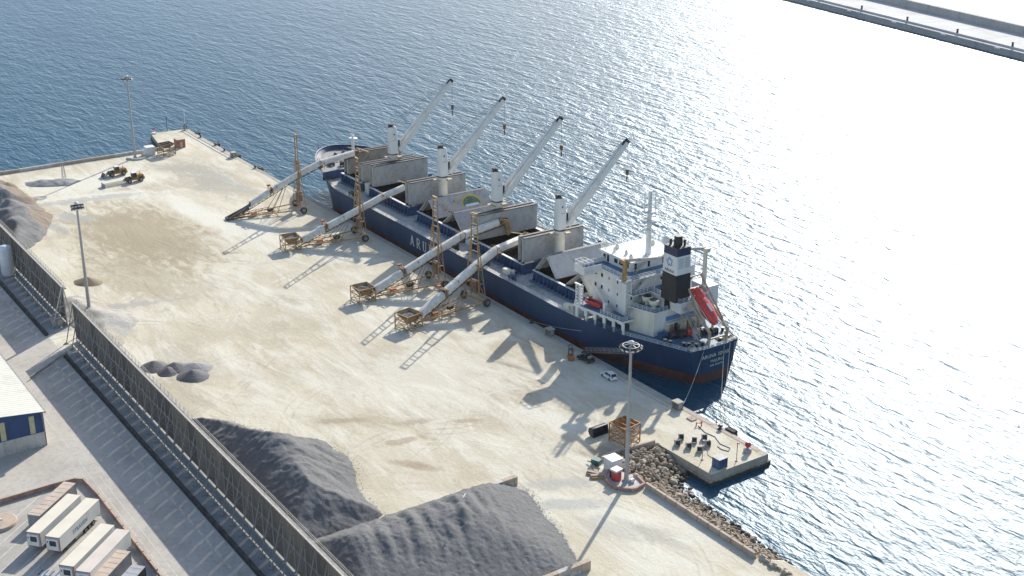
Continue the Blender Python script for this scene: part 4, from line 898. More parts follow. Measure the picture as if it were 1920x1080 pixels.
    for z in (2.6, 6.2, 14.0, 16.0, 17.8, 18.6, 20.3, 21.2, 23.0):
        if abs(z - zb(tx)) < 1.4: continue
        w = 1.3 if z < 13 else 1.3 - .32 * (z - 13) / 11; MB().bar((tx, -w, z), (tx, w, z), .17).build('rung', 'ochre_steel', t)
    MB().bar((tx, -1.1, H), (tx, 1.1, H), .34).build('top_bar', 'pale_ochre', t)
    MB().bx(tx - .7, tx + .7, -1.05, 1.05, 3.0, 6.0).build('ballast_screen', 'ochre_mesh', t)
    b = MB()
    for y in (-.9, .9): b.tube((tx, y, H - .2), (tx, y, zb(tx) + 1.2), .04, n=4)
    b.build('hoist_cable', 'cable', t)
    if hopper:
        h = sub('hopper', c); S = 2.35; b = MB(); cx = -.6
        for sx in (-1, 1):
            for sy in (-1, 1): b.bar((cx + sx * S, sy * S, 0), (cx + sx * S, sy * S, 3.9), .2)
        for z in (.35, 2.3, 3.85):
            for sx in (-1, 1): b.bar((cx + sx * S, -S, z), (cx + sx * S, S, z), .16).bar((cx - S, sx * S, z), (cx + S, sx * S, z), .16)
        for sx in (-1, 1): b.bar((cx + sx * S, -S, .35), (cx + sx * S, S, 2.3), .11).bar((cx + sx * S, S, .35), (cx + sx * S, -S, 2.3), .11).bar((cx - S, sx * S, .35), (cx + S, sx * S, 2.3), .11).bar((cx + S, sx * S, .35), (cx - S, sx * S, 2.3), .11)
        tag(b.build('hopper_frame', 'ochre_steel', h), kind='stuff')
        b = MB(); rng = lambda k, z: [(cx - S * k, -S * k, z), (cx + S * k, -S * k, z), (cx + S * k, S * k, z), (cx - S * k, S * k, z)]
        b.loft([rng(.96, 3.8), rng(.3, 1.4)], caps=False, smooth=False).build('hopper_bin', 'ochre_steel', h)
        MB().grid(8, 8, lambda u, v: (cx + (u - .5) * 4.2, (v - .5) * 4.2, 3.35 + .5 * noise.noise(Vector((u * 3, v * 3, loc[0]))) - .5 * ((u - .5) ** 2 + (v - .5) ** 2)), False).build('gravel_fill', 'dark_gravel', h)
    else:
        b = MB()
        for s_ in (-1, 1): b.bar((-.6, s_ * .9, .25), (6.5, s_ * 1.0, zb(6.5) - .4), .5, .6); b.bar((-.6, s_ * .9, .2), (7, s_ * 1.2, .7), .35, .4)
        b.build('tail_frame', 'truss_dark', c)
        MB().tube((-.4, -.9, .4), (-.4, .9, .4), .35, n=10).build('tail_pulley', 'truss_dark', c)
    # head
    z = zb(x1); b = MB()
    for y in (-1.0, 1.0): b.bar((x1 - 1.8, y, z - .9), (x1 + .9, y, z + .6), .14).bar((x1 - 1.6, y, z + .9), (x1 + .9, y, z + .6), .12)
    b.tube((x1, -.9, z), (x1, .9, z), .45, n=10)
    b.build('head_frame', 'ochre_steel', c)
    if head == 'chute': MB().loft([[(x1 + dx + k * math.cos(a), k * .9 * math.sin(a), z + dz) for a in [2 * math.pi * i / 8 for i in range(8)]] for dx, dz, k in ((.7, .6, 1.1), (1.5, -.6, 1.15), (2.0, -2.4, .85), (2.0, -4.2, .6))], smooth=False, caps=False).build('discharge_chute', 'ochre_steel', c)
    else: MB().bar((x1 - .3, .4, z + 1.3), (x1 + 3.6, .8, z - .6), 1.0, .35).bar((x1, -1.2, z + .9), (x1, 1.2, z + .9), .2).bar((x1 - 2.2, 3.6, z + 1.0), (x1 + .2, .6, z + .6), .2).build('deflector', 'pale_ochre', c)
    # cage at the ship-side bend
    xb = tower_x + 7.0; z = zb(xb); b = MB()
    for y in (-1.2, 1.2): b.bar((xb, y, z - 1.6), (xb, y, z + 1.5), .12).bar((xb + 1.4, y, z - 1.4), (xb + 1.4, y, z + .6), .1).bar((xb, y, z - 1.6), (xb + 1.4, y, z + .6), .1).bar((xb, y, z + 1.5), (xb, y * .2, z + 2.0), .1)
    b.build('guard_frame', 'orange_steel', c)
    return c
pm('pale_ochre', (0.52, 0.36, 0.17), 0.7, 0.2, 0.9); pm('ochre_mesh', (0.20, 0.13, 0.08), 0.8, 0.3, 1.5)
conveyor((-200.3, -30.7, 0), 81.9, [(1.0, .8), (21.6, 10.8), (30, 14.0), (42.6, 16.0)], 'farthest conveyor up the quay, open tail and no hopper, reaching over the bow hatch', False, 22.6, 'deflector', 13.5)
conveyor((-165.6, -25.6, 0), 83.7, [(.5, 1.1), (20.4, 8.3), (28, 11.2), (36.4, 13.4)], 'conveyor with box hopper reaching into the hatch beside the cover with the yellow mark', True, 20.5, 'none', 9.8)
conveyor((-118.9, -27.3, 0), 90.0, [(.5, 1.1), (21, 8.7), (30, 11.8), (42.5, 13.4)], 'conveyor whose tower stands over the ship name and ends in a drooping chute', True, 21.5, 'chute', 11.0)
conveyor((-97.0, -26.5, 0), 101.8, [(.5, 1.1), (22, 9.6), (30, 12.2), (41.5, 12.9)], 'slanting conveyor between the chute conveyor and the gangway, its hopper full of gravel', True, 22.2, 'none', 11.0)

# ---------------------------------------------------------------- windbreak fence, piles, the strip beyond the fence
pm('mesh_panel', (0.17, 0.148, 0.122), 0.85, 0.2, 0.25, spots=(0.18, 0.165, 0.145), bump=.03, bscale=3)
pm('galvanised', (0.26, 0.255, 0.245), 0.6, 0.15, 0.8)
pm('rail_pale', (0.46, 0.42, 0.35), 0.7, 0.15, 0.8)
pm('kerb_dark', (0.07, 0.067, 0.06), 0.9, 0.25, 0.6)
_m = MATS['mesh_panel']; _n = N(_m); _b = _n.n['Principled BSDF']; _l = _b.inputs['Base Color'].links[0].from_socket; _oi = _n.new('ShaderNodeObjectInfo')   # sheets weathered unevenly
_n.link(_n.mix(1.0, _l, _n.ramp(_oi.outputs['Random'], [(0, (0.66, 0.66, 0.66)), (.5, (1, 0.98, 0.95)), (1, (1.25, 1.2, 1.12))]), 'MULTIPLY'), _b.inputs['Base Color'])
m_concrete('footing', (0.33, 0.32, 0.30), 0.4)
def fence(xa, n, y, label, bay=4.3, H=10.0):
    f = thing('windbreak_fence', label, 'fence', (xa, y, 0), 0, 'tall windbreak fence')
    pan = MB().bx(.28, bay - .28, -.06, .06, 1.15, 5.52).bx(.28, bay - .28, -.06, .06, 5.74, H - .1)
    # vertical corrugation ribs standing proud of the sheet, on both faces
    for i in range(6):
        x = .5 + i * .62
        pan.bx(x, x + .12, -.10, .10, 1.16, 5.54).bx(x, x + .12, -.10, .10, 5.73, H - .11)
    pan0 = pan.build('panel', 'mesh_panel', f); tag(pan0, kind='stuff')
    post = MB().bar((0, 0, 0), (0, 0, H), .22).build('post', 'galvanised', f)
    br = MB().bar((0, -2.6, 0), (0, -.1, H * .93), .17).bar((0, -2.6, .1), (0, 0, 1.0), .12).bar((0, -1.35, 4.6), (0, 0, 5.6), .12).bar((0, -1.35, 4.6), (0, 0, 3.0), .1).build('brace', 'galvanised', f)
    rl = MB().bar((0, -.18, 5.63), (bay, -.18, 5.63), .16, .2).build('mid_rail', 'galvanised', f)
    tr = MB().bar((0, 0, H), (bay, 0, H), .3, .22).build('top_rail', 'rail_pale', f)
    wk = MB().bx(0.02, bay - .02, .2, 1.0, H - .55, H - .47).build('walkway', 'galvanised', f)
    hr = MB().bar((0, 1.0, H + .55), (bay, 1.0, H + .55), .07).bar((0, 1.0, H + .05), (bay, 1.0, H + .05), .06).bar((0, 1.0, H - .5), (0, 1.0, H + .55), .08).bar((bay / 2, 1.0, H - .5), (bay / 2, 1.0, H + .55), .06).bar((0, .1, H - .9), (0, 1.0, H - .5), .08).build('handrail', 'rail_pale', f); tag(hr, kind='stuff')
    ft = MB().box((0, -2.6, .15), (.6, .8, .3)).build('footing', 'footing', f)
    kb = MB().bx(.05, bay - .05, -.25, .25, 0, .75).build('base_block', 'footing', f)
    for i in range(n + 1):
        for o in (post, br, ft) + ((pan0, rl, tr, wk, hr, kb) if i < n else ()):
            if i == 0: continue
            c = o.copy(); COL.objects.link(c); c.parent = f; c.location = (i * bay, 0, 0)
    if n > 1:
        pass
    return f
fA = fence(-145.0 - 21 * 4.3, 21, -96.3, 'far stretch of grey sheet windbreak fence ending at the gate gap beside the tank')
fB = fence(-133.8, 39, -97.3, 'long grey sheet windbreak fence running past the parked trailers to the big gravel piles')
# end frame of the far stretch
MB().bar((90.3, -3.6, 0), (90.3, -.2, 10), .25).bar((90.3, 1.6, 0), (90.3, .1, 10), .22).bar((90.3, -2.9, 2.4), (90.3, 1.2, 2.4), .16).bar((90.3, -2.0, 5.2), (90.3, .7, 5.2), .16).build('end_frame', 'rail_pale', fA)
# narrow apron at the foot of the fence, kerb wall and gutter
ap = MB().add([(-289, -101.9, .008), (-141.4, -101.9, .008), (-141.4, -96, .008), (-289, -96, .008)], [[0, 1, 2, 3]]).build('fence_apron', 'footing', fixn=False); tag(ap, kind='structure')
ap = MB().add([(-127.5, -101.9, .008), (60, -101.9, .008), (60, -97, .008), (-127.5, -97, .008)], [[0, 1, 2, 3]]).build('fence_apron', 'footing', fixn=False); tag(ap, kind='structure')
for i, (x0, x1, w) in enumerate(((-289, -141.2, 'beside the far stretch of fence'), (-127.6, 60, 'beside the long stretch of fence'))):
    k = thing('kerb_wall', 'low dark kerb wall with a gutter ' + w, 'wall', (x0, -102, 0))
    L = x0
    while L < x1 - 1:
        e = min(L + 8.6, x1); MB().bx(L, e - .06, -102.35, -101.9, 0, .55).build('kerb_block', 'kerb_dark', k, (x0, -102, 0)); L = e
    MB().add([(x0, -102.8, .012), (x1, -102.8, .012), (x1, -102.36, .012), (x0, -102.36, .012)], [[0, 1, 2, 3]]).build('gutter', 'kerb_dark', k, (x0, -102, 0), fixn=False)
# gate barrier: dark beam on the ground across the road beside the gate strip
gb = thing('gate_beam', 'long steel gate beam lying across the road at the fence gap', 'gate', (-122.6, -107, 0))
MB().bar((-127.6, -101.5, .55), (-118.2, -112.6, .55), .3, .5).build('beam', 'galvanised', gb, (-122.6, -107, 0)); MB().bar((-126.2, -101.8, 1.1), (-119.5, -109.5, .7), .1).bar((-126.2, -101.8, .2), (-126.2, -101.8, 1.2), .2).bar((-119.5, -109.5, .1), (-119.5, -109.5, .8), .15).build('guard_rail', 'rail_pale', gb, (-122.6, -107, 0))
tk = thing('white_tank', 'upright white tank standing between the far fence and the road', 'tank', (-188.6, -98.9, 0))
MB().lathe((0, 0, 0), [(1.9, 0), (1.9, .25), (1.75, .3)], 10).build('plinth', 'footing', tk); MB().lathe((0, 0, .3), [(1.5, 0), (1.7, .4), (1.75, 7.6), (1.5, 8.1), (.3, 8.4)], 10).build('shell', 'rail_white', tk)
kb = thing('concrete_block_stack', 'weathered concrete block under the end frame of the far fence', 'block', (-147, -98.2, 0)); MB().bx(-1.6, 1.6, -1, 1, 0, 1.6).build('lower_block', 'pale_wall', kb); MB().bx(-1.2, 1.3, -.8, .7, 1.6, 2.6).build('upper_block', 'footing', kb)

# ---- gravel piles as height fields
def m_gravel(name, col, col2=None, cut=(0.5, 0.6), side=None):
    m, n, b = newmat(name); w = n.coord('Object')
    c = n.ramp(n.noise(w, .35, 5, .65), [(.3, tuple(x * .78 for x in col)), (.55, col), (.75, tuple(x * 1.25 for x in col))])
    if col2:
        f2_ = n.gray(n.noise(n.coord('Object', scale=(1, 1, .5)), .09, 4, .6, .4), *cut)
        if side:   # the dug seaward side shows the brown sand, the tipped side is grey
            sx_ = n.new('ShaderNodeSeparateXYZ'); n.link(w, sx_.inputs[0])
            f2_ = n.math('MULTIPLY', f2_, n.gray(n.math('ADD', n.math('MULTIPLY', sx_.outputs['Y'], .05), n.noise(w, .25, 4, .6)), *side))
        c = n.mix(f2_, c, col2)
    c = n.mix(.5, c, n.ramp(n.noise(w, 3.5, 5, .85), [(.3, tuple(x * .45 for x in col)), (.7, tuple(x * 1.7 for x in col))]))
    n.link(c, b.inputs['Base Color']); b.inputs['Roughness'].default_value = .95; b.inputs['Specular IOR Level'].default_value = .15
    h = n.math('ADD', n.math('MULTIPLY', n.noise(w, 5.0, 4, .8), .10), n.math('MULTIPLY', n.noise(w, 1.2, 4, .6), .16)); n.link(n.bump(h, 1.0), b.inputs['Normal'])
m_gravel('grey_gravel', (0.175, 0.175, 0.172)); m_gravel('pale_gravel', (0.30, 0.295, 0.285)); m_gravel('brown_sand', (0.33, 0.25, 0.165), (0.24, 0.16, 0.095)); m_gravel('mixed_heap', (0.20, 0.20, 0.198), (0.27, 0.185, 0.10), (.36, .44), (.42, .54)); m_gravel('spill_gravel', (0.40, 0.385, 0.35), (0.38, 0.32, 0.23), (.45, .55))
m_gravel('dull_sand', (0.29, 0.24, 0.165))
def sdist(p, poly):
    best = 1e9; ins = False; n = len(poly)
    for i in range(n):
        ax, ay = poly[i]; bx_, by = poly[(i + 1) % n]
        dx, dy = bx_ - ax, by - ay; t = max(0, min(1, ((p[0] - ax) * dx + (p[1] - ay) * dy) / (dx * dx + dy * dy)))
        best = min(best, math.hypot(p[0] - ax - t * dx, p[1] - ay - t * dy))
        if (ay > p[1]) != (by > p[1]) and p[0] < (bx_ - ax) * (p[1] - ay) / (by - ay) + ax: ins = not ins
    return best if ins else -best
def pile(poly, fn, step, label, mat, name='gravel_pile', group=None, cat='gravel pile'):
    xs_ = [p[0] for p in poly]; ys_ = [p[1] for p in poly]; x0, x1, y0, y1 = min(xs_) - 1, max(xs_) + 1, min(ys_) - 1, max(ys_) + 1
    nx, ny = int((x1 - x0) / step) + 1, int((y1 - y0) / step) + 1; b = MB(); H = {}
    for j in range(ny + 1):
        for i in range(nx + 1):
            x, y = x0 + i * step, y0 + j * step; d_ = sdist((x, y), poly) + .8 * noise.noise(Vector((x * .25, y * .25, 3.1))) + .25 * noise.noise(Vector((x * .9, y * .9, 1.7)))
            H[i, j] = fn(x, y, d_) if d_ > 0 else -.25 + .2 * max(-1, d_)
    vs_ = [(x0 + i * step, y0 + j * step, H[i, j]) for j in range(ny + 1) for i in range(nx + 1)]
    fs_ = [[j * (nx + 1) + i, j * (nx + 1) + i + 1, (j + 1) * (nx + 1) + i + 1, (j + 1) * (nx + 1) + i] for j in range(ny) for i in range(nx) if max(H[i, j], H[i + 1, j], H[i, j + 1], H[i + 1, j + 1]) > -.2]
    used_ = sorted({k for f in fs_ for k in f}); re_ = {k: q for q, k in enumerate(used_)}
    b.add([vs_[k] for k in used_], [[re_[k] for k in f] for f in fs_], True)
    cx, cy = sum(xs_) / len(xs_), sum(ys_) / len(ys_)
    o = b.build(name, mat, None, (cx, cy, 0), fixn=False); o.location = (cx, cy, 0)
    return tag(o, label, cat, group)
def smin(a, b, k): h = max(0, min(1, .5 + .5 * (b - a) / k)); return b * (1 - h) + a * h - k * h * (1 - h)
def lobes(x, y, sx, sy, seed):
    """rounded humps left by tipped loads, longer down the slope"""
    p = Vector((x / sx, y / sy, seed)); v = noise.voronoi(p)[0]
    return 1 - min(1, v[0] * 1.25)
# big pile leaning on the fence
P1 = [(-80, -95.6), (-77, -88), (-74, -84.4), (-69, -81.5), (-62, -78), (-55.5, -71.8), (-48, -70.6), (-40.5, -71.6), (-35, -74.4), (-30, -75.4), (-22.2, -74.6), (-20.4, -80), (-20.4, -96.4)]
def f1(x, y, d_):
    ridge = 7.2 + .8 * noise.noise(Vector((x * .06, y * .06, 9))) - max(0, (-60 - x)) * .16
    if -69 < x < -61: ridge -= 2.8 * math.exp(-((x + 65) / 1.6) ** 2)
    dd = min(d_, (y + 98.5) * 1.1 + 1.0); h = smin(.64 * dd, ridge, .9)
    top = max(0, min(1, (y + 87) / 3)) * max(0, min(1, (-33 - x) / 8)) * min(1, h / 2)
    rill = noise.noise(Vector((x * .9 + .5 * noise.noise(Vector((x * .3, y * .3, 1))), y * .16, 2))) * min(1, max(0, h - .6))
    return h + .7 * top * (lobes(x - .5 * y, y, 2.6, 4.6, 2.0) - .45) + .13 * rill + .10 * noise.noise(Vector((x * .8, y * .8, 0))) + .14 * noise.noise(Vector((x * 1.7, y * 1.7, 5))) + .10 * noise.noise(Vector((x * 3.4, y * 3.4, 5)))
pile(P1, f1, .32, 'big dark grey gravel pile with lumpy top leaning on the fence', 'grey_gravel')
P2 = [(-19.3, -97), (-19.3, -57), (-17.8, -53), (-17.6, -50.4), (-14.6, -48.6), (-10, -49.6), (-6, -50.8), (-1, -51.6), (4, -53), (8.5, -54.6), (11.4, -56), (11.6, -70), (30, -72), (36, -96.6)]
def f2(x, y, d_):
    wall = (x + 19.0) * .55 + 2.1 if y < -50 else 9
    d1 = sdist((x, y), [(-60, -130), (-60, -50.0), (-14.6, -48.6), (4, -53), (11.4, -56), (60, -60), (60, -130)])
    fz = (y + 97.6) * .62 + .4; crest = 6.3 + .5 * noise.noise(Vector((x * .08, y * .08, 2))) - max(0, x + 7) * .30
    h = smin(smin(smin(.40 * d1, wall, .6), crest, .8), fz, .7)
    top = max(0, min(1, (-57 - y) / 5)) * max(0, min(1, (y + 88) / 4)) * max(0, min(1, (3 - x) / 7)) * min(1, h / 2.5) * max(.15, min(1, (x + 17.5) / 3))
    ty = y + .28 * x + .5 * noise.noise(Vector((x * .25, y * .25, 9)))
    ridge = (1 - abs(2 * ((ty / 3.1) % 1.0) - 1)) ** .8 - .5
    h += top * (.35 * ridge + .9 * (lobes(x * 1.0, ty, 5.0, 3.1, 7.0) - .45))
    rill = noise.noise(Vector((x * .12, ty * 1.0, 2))) * min(1, max(0, h - .5))
    return max(.05, h + .16 * rill + .09 * noise.noise(Vector((x * .9, y * .9, 4))) + .14 * noise.noise(Vector((x * 1.7, y * 1.7, 8))) + .10 * noise.noise(Vector((x * 3.4, y * 3.4, 8))))
pile(P2, f2, .32, 'wide slate grey gravel pile filling the bay between two low block walls', 'grey_gravel')
# stones strewn round the toes of the piles, too small to pick apart
sp_ = MB(); r3 = random.Random(5)
def strew(poly, n_, spread):
    for _ in range(n_):
        i = r3.randrange(len(poly)); a = Vector((*poly[i], 0)); e = Vector((*poly[(i + 1) % len(poly)], 0))
        if max(a.y, e.y) < -94: continue
        d2 = (e - a).normalized(); out = Vector((d2.y, -d2.x, 0)); p = a.lerp(e, r3.random()); q = p + out
        if sdist((q.x, q.y), poly) > 0: out = -out
        p += out * (abs(r3.gauss(0, spread)) - .5); r = r3.choice((.05, .06, .08, .11)); t0 = r3.random() * 6
        vs3 = [p + Vector((r * math.cos(t0 + k * 2.1), r * math.sin(t0 + k * 2.1), 0)) for k in range(3)] + [p + Vector((0, 0, r * 1.1))]
        sp_.add(vs3, [[0, 1, 3], [1, 2, 3], [2, 0, 3]])
strew(P1, 700, .9); strew(P2[2:9], 500, .8)
for hx, hy in ((-109, -87), (-106, -83.6), (-103.4, -79.6), (-99.4, -81.8)): strew([(hx + 3.3 * math.cos(k), hy + 3.3 * math.sin(k)) for k in (0, 1.05, 2.1, 3.14, 4.2, 5.2)], 70, .6)
o = sp_.build('strewn_stones', 'grey_gravel', fixn=False); tag(o, 'loose stones strewn round the feet of the gravel piles', 'gravel', kind='stuff')
# low concrete block walls round that bay
def block_wall(x, ya, yb, h, label, rot=0, w=1.0):
    c = thing('block_wall', label, 'wall', (x, (ya + yb) / 2, 0)); L = ya; i = 0
    while L < yb - .4:
        e = min(L + 2.4, yb)
        for k in range(int(h / .9)):
            MB().bx(x - w / 2 + .03 * (i % 2), x + w / 2, L, e - .05, k * .9 + .002, k * .9 + .88).build('concrete_block', 'wall_concrete' if (i + k) % 3 else 'pale_wall', c, (x, (ya + yb) / 2, 0))
        L = e; i += 1
    return c
block_wall(-18.4, -95, -48.6, 1.9, 'low concrete block wall between the two biggest gravel piles')
block_wall(12.6, -95, -54.6, 1.9, 'low concrete block wall at the open end of the slate grey pile')
def heap(x, y, r, h, label, mat, group=None, asp=1.0, rot=0.0):
    ca, sa = math.cos(rot), math.sin(rot)
    def fn(u, v):
        a = 2 * math.pi * u; rr = r * v * (1 + .12 * noise.noise(Vector((math.cos(a) * 1.5, math.sin(a) * 1.5, x))))
        px, py = rr * math.cos(a) * asp, rr * math.sin(a); z = h * (1 - v ** 1.15) - .08 * v + .06 * noise.noise(Vector((px * 1.2, py * 1.2, x)))
        return (ca * px - sa * py, sa * px + ca * py, z)
    o = MB().grid(28, 10, fn).build('gravel_heap', mat, fixn=False); o.location = (x, y, 0); return tag(o, label, 'gravel heap', group)
heap(-109.2, -87.2, 3.3, 1.6, 'small cone of dark gravel touching the fence side of the cluster', 'grey_gravel', 'small gravel heaps', 1.15)
heap(-105.8, -83.6, 3.2, 1.6, 'small gravel cone at the seaward back of the cluster', 'grey_gravel', 'small gravel heaps')
heap(-103.4, -79.6, 3.6, 1.3, 'pale flat gravel cone at the quay end of the cluster', 'pale_gravel', 'small gravel heaps', 1.2, .6)
heap(-104.6, -85.6, 2.7, 1.4, 'narrow gravel cone in the middle of the small cluster', 'grey_gravel', 'small gravel heaps')
heap(-99.4, -81.8, 3.5, 1.7, 'dark speckled gravel cone lying on the yard side of the cluster', 'grey_gravel', 'small gravel heaps', 1.2, .5)
heap(-171.5, -82.6, 3.4, 1.5, 'lone brown sand cone beside the light mast at the fence', 'dull_sand', None, 1.3, .7)
PF = [(-300, -95.5), (-300, -81), (-284, -77), (-275, -74.6), (-262, -74.2), (-250, -73.6), (-240, -74.0), (-233, -73.6), (-225, -77.0), (-217, -80.5), (-210, -85.5), (-205.5, -90), (-205, -95.4)]
def ff(x, y, d_):
    e = min(d_, (y + 96.6) * 1.5 + 3.5); cap = 6.6 if x < -236 else 4.8 - max(0, x + 222) * .12
    slope = .58 + .34 * noise.noise(Vector((x * .14, 1.5, 0)))
    h = smin(slope * e ** 1.02, cap, .7)
    return max(.04, h + .5 * noise.noise(Vector((x * .22, y * .22, 6))) * min(1, h) + .16 * noise.noise(Vector((x * .9, y * .9, 1))) - 1.6 * max(0, noise.noise(Vector((x * .13, y * .16, 3.3)))) * min(1.5, h) + .12 * noise.noise(Vector((x * 2, y * 2, 7))))
pile(PF, ff, .55, 'far heap of grey gravel and brown sand cut into scoops against the fence', 'mixed_heap')
PG = [(-166, -95), (-163, -87), (-157, -84.4), (-150, -83.5), (-143.5, -80.0), (-138, -80.4), (-133, -84.5), (-124, -90), (-120, -96.6)]
pile(PG, lambda x, y, d_: max(.03, smin(.32 * d_, 2.2, 1.0) + .35 * noise.noise(Vector((x * .3, y * .3, 2))) * min(1, d_ * .4)), .5, 'low heap of pale spilled gravel inside the fence at the gate gap', 'spill_gravel')
PH = [(-268, -71.5), (-262, -60), (-266, -55), (-270.5, -56), (-274, -66), (-275.5, -72)]
pile(PH, lambda x, y, d_: max(.03, smin(.35 * d_, 1.3, .5) + .3 * noise.noise(Vector((x * .5, y * .5, 2))) * min(1, d_ * .5)), .5, 'thin low ridge of grey gravel below the lattice pole by the quay parapet', 'pale_gravel')

# ---- warehouse
pm('roof_cream', (0.66, 0.64, 0.53), 0.5, 0.06, 0.3); pm('blue_cladding', (0.012, 0.055, 0.16), 0.5, 0.15, 0.5); pm('yellow_light', (0.52, 0.48, 0.28), 0.5, 0.1)
wa = thing('warehouse', 'blue clad warehouse with pale ribbed roof, translucent strips and concrete base wall', 'warehouse', (-110, -140, 0)); o = (-110, -140, 0)
WX0, WX1, WY0, WY1 = -175.0, -84.8, -165.0, -118.6; HE, HR = 7.6, 10.6
b = MB()
def shell(z0, z1, t, name, mat, ins=0.0):
    MB().bx(WX0 + ins, WX1 - ins, WY1 - t - ins, WY1 - ins, z0, z1).build(name, mat, wa, o); MB().bx(WX1 - t - ins, WX1 - ins, WY0, WY1 - ins - t - .002, z0, z1).build(name, mat, wa, o)
shell(0, 3.1, .5, 'base_wall', 'pale_wall'); shell(3.1, HE, .35, 'wall_cladding', 'blue_cladding', .12)
ym = (WY0 + WY1) / 2
MB().extr([(0, WY0, HE), (0, WY1 - .12, HE), (0, ym, HR)], (WX1 - .47, 0, 0), (WX1 - .12, 0, 0)).build('gable', 'blue_cladding', wa, o)
b = MB(); k = 90
for i in range(k):   # ribbed roof sheets
    xa = WX0 + (WX1 + .4 - WX0) * i / k; xb = WX0 + (WX1 + .4 - WX0) * (i + 1) / k
    MBs = None
    b.extr([(xa, WY1 + .35, HE - .05), (xa + (xb - xa) * .3, WY1 + .35, HE + .05), (xa + (xb - xa) * .7, WY1 + .35, HE + .05), (xb, WY1 + .35, HE - .05)], (0, 0, 0), (0, ym - WY1 - .35, HR - HE))
b.build('roof_sheet', 'roof_cream', wa, o); tag(wa.children[-1], kind='stuff')
MB().extr([(0, WY1 + .4, HE - .1), (0, WY1 + .4, HE + .06), (0, ym, HR + .1), (0, ym, HR - .1)], (WX1 + .4, 0, 0), (WX1 + .5, 0, 0)).build('verge_trim', 'blue_cladding', wa, o)
MB().bar((WX0, WY1 + .45, HE - .1), (WX1 + .4, WY1 + .45, HE - .1), .25).build('gutter', 'galvanised', wa, o)
MB().bx(WX1 - .1, WX1 + .06, WY1 - .1, WY1 + .06, 0, HE).build('corner_trim', 'blue_cladding', wa, o)
for y in (-120.9, -126.6, -132.3, -138): MB().bx(WX1 - .115, WX1 - .03, y - .5, y + .5, 3.25, 7.1 if y > -121 else 7.3).build('translucent_strip', 'yellow_light', wa, o)

# ---- parking yard beyond the road
o_ = MB().add([(-66.2, -160, .012), (-66.2, -118.8, .012), (-57.9, -117.3, .012), (-20, -117.3, .012), (60, -117.3, .012), (60, -160, .012)], [[0, 5, 4, 3, 2, 1]]).build('parking_pavement', 'parking_concrete', fixn=False); tag(o_, kind='structure')
pm('paint_white', (0.62, 0.60, 0.56), 0.8, 0.15, 1.0); pm('paint_blue', (0.05, 0.14, 0.33), 0.8, 0.3, 1.5); pm('brick_pink', (0.40, 0.25, 0.20), 0.85, 0.15, 0.8)
pw = thing('parking_wall', 'low pinkish brick wall folded round the trailer parking yard', 'wall', (-57, -117, 0)); o = (-57, -117, 0)
wp = [(-66.2, -150), (-66.2, -134), (-66.6, -122.6), (-66.4, -118.6), (-65.2, -117.2), (-57.8, -116.7), (-27, -116.6), (60, -116.6)]
for (ax, ay), (bx_, by) in zip(wp, wp[1:]):
    L = math.hypot(bx_ - ax, by - ay); k = max(1, round(L / 3.6))
    for i in range(k):
        p = Vector((ax, ay, .5)).lerp(Vector((bx_, by, .5)), i / k + .004); q = Vector((ax, ay, .5)).lerp(Vector((bx_, by, .5)), (i + 1) / k - .004)
        MB().bar(p, q, .35, 1.0).build('wall_panel', 'brick_pink', pw, o)
        MB().bar(p + Vector((0, 0, .53)), q + Vector((0, 0, .53)), .45, .07).build('coping', 'wall_concrete', pw, o)
mk = thing('painted_markings', None, None); mk['kind'] = 'structure'
ax_ = Vector((-math.cos(R(48)), math.sin(R(48)), 0))   # parking direction
for i in range(8):
    p = Vector((-55.8 + 3.55 * i, -136, .02)) ; MB().bar(p - ax_ * 4, p + ax_ * 22 if i in (3,) else p + ax_ * 18, .14, .008).build('bay_line', 'paint_white', mk)
b = MB()
for i, s_ in enumerate((0, 1.05, 2.1, 3.15)):
    p = Vector((-37.9, -131.8, .022)) + Vector((.70, .70, 0)) * (s_ - 1.6) ; b.bar(p - ax_ * .8, p + ax_ * .8, .3, .008).bar(p - ax_ * .8, p - ax_ * .8 + Vector((.4, .4, 0)), .3, .008)
b.build('blue_sign', 'paint_blue', mk)
MB().bar((-128, -115.4, .02), (50, -115.4, .02), .12, .006).build('edge_line', 'paint_white', mk); MB().bar((-66, -113.9, .02), (60, -114.4, .02), .12, .006).build('edge_line', 'paint_white', mk)
MB().bar((-67.5, -150, .02), (-67.6, -119, .02), .12, .006).build('edge_line', 'paint_white', mk); MB().bar((-71, -150, .02), (-70, -121, .02), .1, .006).build('edge_line', 'paint_white', mk)
lp = thing('lamp_plinth', 'round beige mast plinth at the edge of the trailer yard', 'plinth', (-59.0, -134.6, 0)); MB().lathe((0, 0, 0), [(3.1, 0), (3.1, .5), (2.9, .6)], 28).build('kerb_ring', 'wall_concrete', lp); MB().tube((0, -.4, .6), (0, -.4, 26), .5, .35, 14).build('pole', 'wall_concrete', lp); MB().box((.75, .2, 1.2), (.35, .4, .5)).build('junction_box', 'rail_white', lp)

